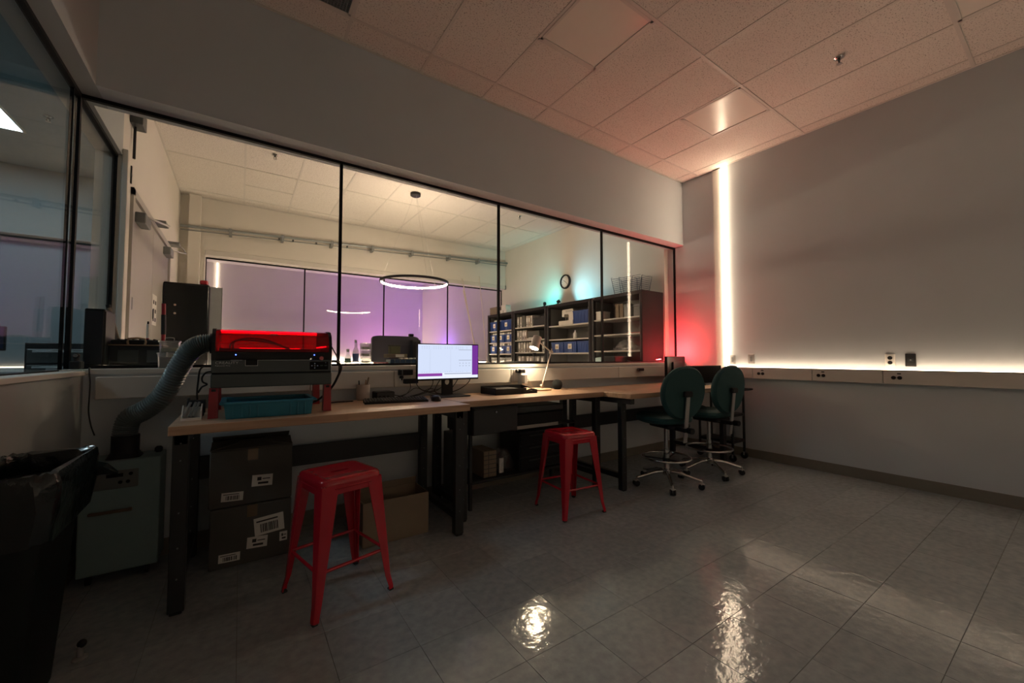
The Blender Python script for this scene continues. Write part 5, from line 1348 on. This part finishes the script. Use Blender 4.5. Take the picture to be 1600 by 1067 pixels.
pole('red tube with black band standing behind the toolbox', (-5.527, .90, ZK), (-5.537, .90, 1.60), ((0, .50, .013, M_REDP), (.50, .82, .015, M_BLKP), (.82, 1, .013, M_REDP)), 'tube', 'tube')
pole('white capped red marker standing behind the toolbox', (-5.619, .88, ZK), (-5.620, .88, 1.455), ((0, .62, .009, M_REDP), (.62, .94, .009, M_PAPER), (.94, 1, .006, M_BLKP)), 'marker', 'marker')
pole('brown wooden stick leaning behind the toolbox', (-5.70, .66, ZK), (-5.80, .66, 1.545), ((0, .95, .013, mat('stick_wood', (.16, .12, .09), .6)), (.95, 1, .013, M_BLKP)), 'stick', 'stick')
# all-in-one display seen from behind
t = thing('display', 'large dark grey display seen from behind the glass', 'display', (-3.74, .8, ZK))
MB().prism([(x, z) for x, z in [(-3.735 + .242 * a, 1.262 + .136 * b) for a, b in superellipse(1, 1, 48, 9)]], .79, .825).build('housing', mat('display_back_violet_lit', (.09, .085, .12), .5), t, world=True)  # violet light falling on the grey housing is put into its base colour
B('camera_mount', M_BLKP, t, -3.60, -3.555, .78, .82, 1.398, 1.425, .004); B('stand', M_DGREY, t, -3.82, -3.66, .72, .88, ZK + .001, ZK + .012, .004); B('neck', M_DGREY, t, -3.77, -3.71, .80, .815, ZK + .01, ZK + .12)
t = thing('speaker', 'dark upright speaker beside the display behind glass', 'speaker', (-3.55, .74, ZK)); B('case', M_DGREY, t, -3.60, -3.51, .70, .775, ZK + .001, 1.36, .006); B('grille', M_BLKP, t, -3.595, -3.515, .695, .70, ZK + .03, 1.34, .002)
t = thing('parts_organizer', 'blue divided parts tray on the far counter', 'organizer', (-3.8, .45, ZK))
B('tray', mat('navy_plastic', (.02, .06, .14), .45), t, -3.925, -3.66, .36, .50, ZK + .001, ZK + .045, .004)
for k in range(5): B('divider', M_CLEAR, t, -3.89 + k * .05, -3.886 + k * .05, .355, .36, ZK + .005, ZK + .05)
for k in range(4): B('part', M_PAPER, t, -3.84 + k * .045, -3.81 + k * .045, .358, .40, ZK + .046, ZK + .06, .004)
t = thing('carton', 'pale carton resting on the blue parts tray', 'carton', (-3.85, .45, ZK + .06)); B('body', M_CARD2, t, -3.94, -3.75, .42, .52, ZK + .061, ZK + .095, .003); B('label', M_PAPER, t, -3.86, -3.78, .4185, .42, ZK + .066, ZK + .09)
t = thing('card_file', 'small olive card box on top of the pale carton', 'box', (-3.85, .47, ZK + .1)); B('body', mat('olive_card', (.16, .15, .08), .7), t, -3.905, -3.81, .44, .50, ZK + .096, ZK + .165, .003); B('lid', M_CARD, t, -3.908, -3.807, .437, .503, ZK + .165, ZK + .178, .002)
for lab, x, h, c_ in (('white spray bottle with blue label on the far counter', -4.20, .19, (.10, .16, .40)), ('small green labelled bottle on the far counter', -4.264, .11, (.05, .16, .09))):
    t = thing('bottle', lab, 'bottle', (x, .46, ZK)); MB().lathe([(.024, .001), (.026, .006), (.026, h * .6), (.012, h * .8), (.010, h), (.001, h)], n=16).build('body', M_CLEAR, t, smooth=True)
    MB().lathe([(.0265, h * .15), (.0265, h * .5)], n=16, cap=False).build('label_band', mat('band' + lab[:6].replace(' ', ''), c_, .6), t, smooth=True); MB().lathe([(.012, h), (.012, h + .025), (.001, h + .026)], n=12).build('cap', M_WHITE, t)
t = thing('drawer_tower', 'clear little drawer tower on the far counter', 'drawer cabinet', (-4.1, .47, ZK)); B('frame', M_CLEAR, t, -4.155, -4.075, .43, .51, ZK + .001, ZK + .19, .003)
for k in range(3):
    d = B('drawer', M_CLEAR, t, -4.150, -4.080, .426, .50, ZK + .01 + k * .06, ZK + .062 + k * .06, .003); B('contents', mat('drawer_fill', (.4, .3, .2), .7), d, -4.14, -4.09, .44, .49, ZK + .015 + k * .06, ZK + .035 + k * .06)
t = thing('paper_stack', 'flat pile of white sheets on the far counter', 'paper', (-4.1, .38, ZK)); B('sheets', M_PAPER, t, -4.33, -3.95, .30, .41, ZK + .001, ZK + .010); B('cover', M_REDP, t, -4.06, -3.93, .415, .42, ZK + .001, ZK + .02)
t = thing('laptop', 'closed thin laptop on the far counter beneath the lamp arm', 'laptop', (-2.3, .6, ZK)); B('base', M_GREY, t, -2.45, -2.10, .5, .74, ZK + .001, ZK + .012, .004); B('lid', M_DGREY, t, -2.45, -2.10, .5, .74, ZK + .013, ZK + .020, .003)
t = thing('camera_stand', 'small dark camera on a stalk beside the laptop behind glass', 'camera', (-2.05, .7, ZK)); MB().cyl((-2.05, .7, ZK + .001), (-2.05, .7, ZK + .09), .006, n=8).build('stalk', M_BLKP, t, world=True); B('body', M_BLKP, t, -2.07, -2.03, .68, .72, ZK + .09, ZK + .12, .004); MB().lathe([(.03, .001), (.03, .006), (.001, .007)], n=16).build('foot', M_BLKP, t)
t = thing('black_bin', 'low black box at the counter end by the red-lit cabinet', 'box', (-.75, .6, ZK)); B('body', M_BLKP, t, -.88, -.62, .45, .70, ZK + .001, ZK + .07, .005); B('lid', M_DGREY, t, -.885, -.615, .445, .705, ZK + .07, ZK + .08, .003)

# ================================================================== THIRD ROOM
M_LED3 = emit('led_third', WARM2, L_STRIP_3)
strip('led_strip', 'warm strip light at the foot of the lavender wall', (-5.6, -.1, 9.405, 9.43, 1.060, 1.074), M_LED3)
strip('led_strip', 'upright warm strip light on the lavender wall', (-5.569, -5.561, 9.42, 9.43, 1.08, ZC - .01), emit('led_upright_third', WARM2, 7.0))
def wash_lamp(label, loc, col, s):
    t = thing('wash_lamp', label, 'lamp', loc)
    MB().lathe([(.06, 0), (.062, .01), (.062, .05), (.05, .055), (.048, .04), (.001, .04)], n=20, cap=False).build('housing', M_BLKP, t, smooth=True)
    MB().lathe([(.046, .041), (.046, .052), (.001, .054)], n=20).build('lens', emit('lens_' + label[:6], col, s), t)
    MB().cyl((0, 0, 0), (0, 0, -loc[2]), .015, n=10).build('stand', M_BLKP, t)
wash_lamp('magenta wash lamp low in the third room', (-1.6, 8.6, .85), (.9, .26, .72), 9 * L_PURPLE)
wash_lamp('violet wash lamp low in the third room corner', (-.22, 7.5, .95), (.34, .10, 1.0), 13 * L_PURPLE)  # added lamp, its wall spot stands in for the teal lamps' reflection

# ================================================================== SIDE ROOM PAST THE LEFT GLASS
def hall_panel(label, x0, x1, y0, y1):
    t = thing('ceiling_light', label, 'ceiling light', ((x0 + x1) / 2, (y0 + y1) / 2, ZC), 0, 'lit ceiling panels')
    f = MB(); f.box(x0, x1, y0, y0 + .02, ZC - .012, ZC); f.box(x0, x1, y1 - .02, y1, ZC - .012, ZC); f.box(x0, x0 + .02, y0, y1, ZC - .012, ZC); f.box(x1 - .02, x1, y0, y1, ZC - .012, ZC); f.build('frame', M_GRID, t, world=True)
    B('diffuser', emit('hall_panel', (.68, .90, 1.0), L_HALL), t, x0 + .02, x1 - .02, y0 + .02, y1 - .02, ZC - .006, ZC - .001)
hall_panel('bright lit ceiling panel in view in the side room', -7.62, -7.0, 2.65, 3.26)
hall_panel('added unseen ceiling panel lifting the cool ambient light', -8.62, -8.0, -1.0, -.39)  # added unseen panel, sends cool fill through the side window
r = thing('cable_raceway', 'raceway along the side room end wall', 'raceway', (-8, 4.6, 1.0)); B('cover', M_TRIM, r, -10.2, -6.0, 4.55, 4.6, .93, 1.05, .004)
strip('led_strip', 'warm strip light along the side room end wall', (-10.2, -6.9, 4.565, 4.59, 1.052, 1.066), emit('led_hall', WARM2, 1.5))
t = thing('drawer_cabinet', 'dark drawer cabinet seen through the side window', 'drawer cabinet', (-6.5, 3.4, 0))
B('case', M_BLKP, t, -6.92, -6.10, 3.2, 3.6, 0, 1.34, .006)
for k in range(7): 
    d = B('drawer', M_DGREY, t, -6.90, -6.12, 3.185, 3.2, .10 + k * .17, .25 + k * .17, .004); B('pull', mat('pull_grey', (.3, .33, .34), .4), d, -6.86, -6.16, 3.175, 3.185, .215 + k * .17, .235 + k * .17, .002)
t = thing('monitor', 'dark monitor at the edge of the side window view', 'monitor', (-7.1, 3.1, .9)); B('housing', M_BLKP, t, -7.62, -7.02, 3.08, 3.12, 1.25, 1.50, .006); B('stand', M_BLKP, t, -7.34, -7.28, 3.09, 3.11, .92, 1.26); B('screen', mat('dim_screen', (.03, .035, .07), .2), t, -7.61, -7.03, 3.078, 3.08, 1.27, 1.49)
t = thing('desk', 'desk under the monitor in the side room', 'desk', (-7.3, 3.2, 0)); B('top', M_COUNTER, t, -8.2, -6.95, 2.9, 3.5, .88, .915, .004)
for xx in (-8.15, -7.05):
    for yy in (2.93, 3.42): B('leg', M_STEELBLK, t, xx, xx + .05, yy, yy + .05, 0, .88)
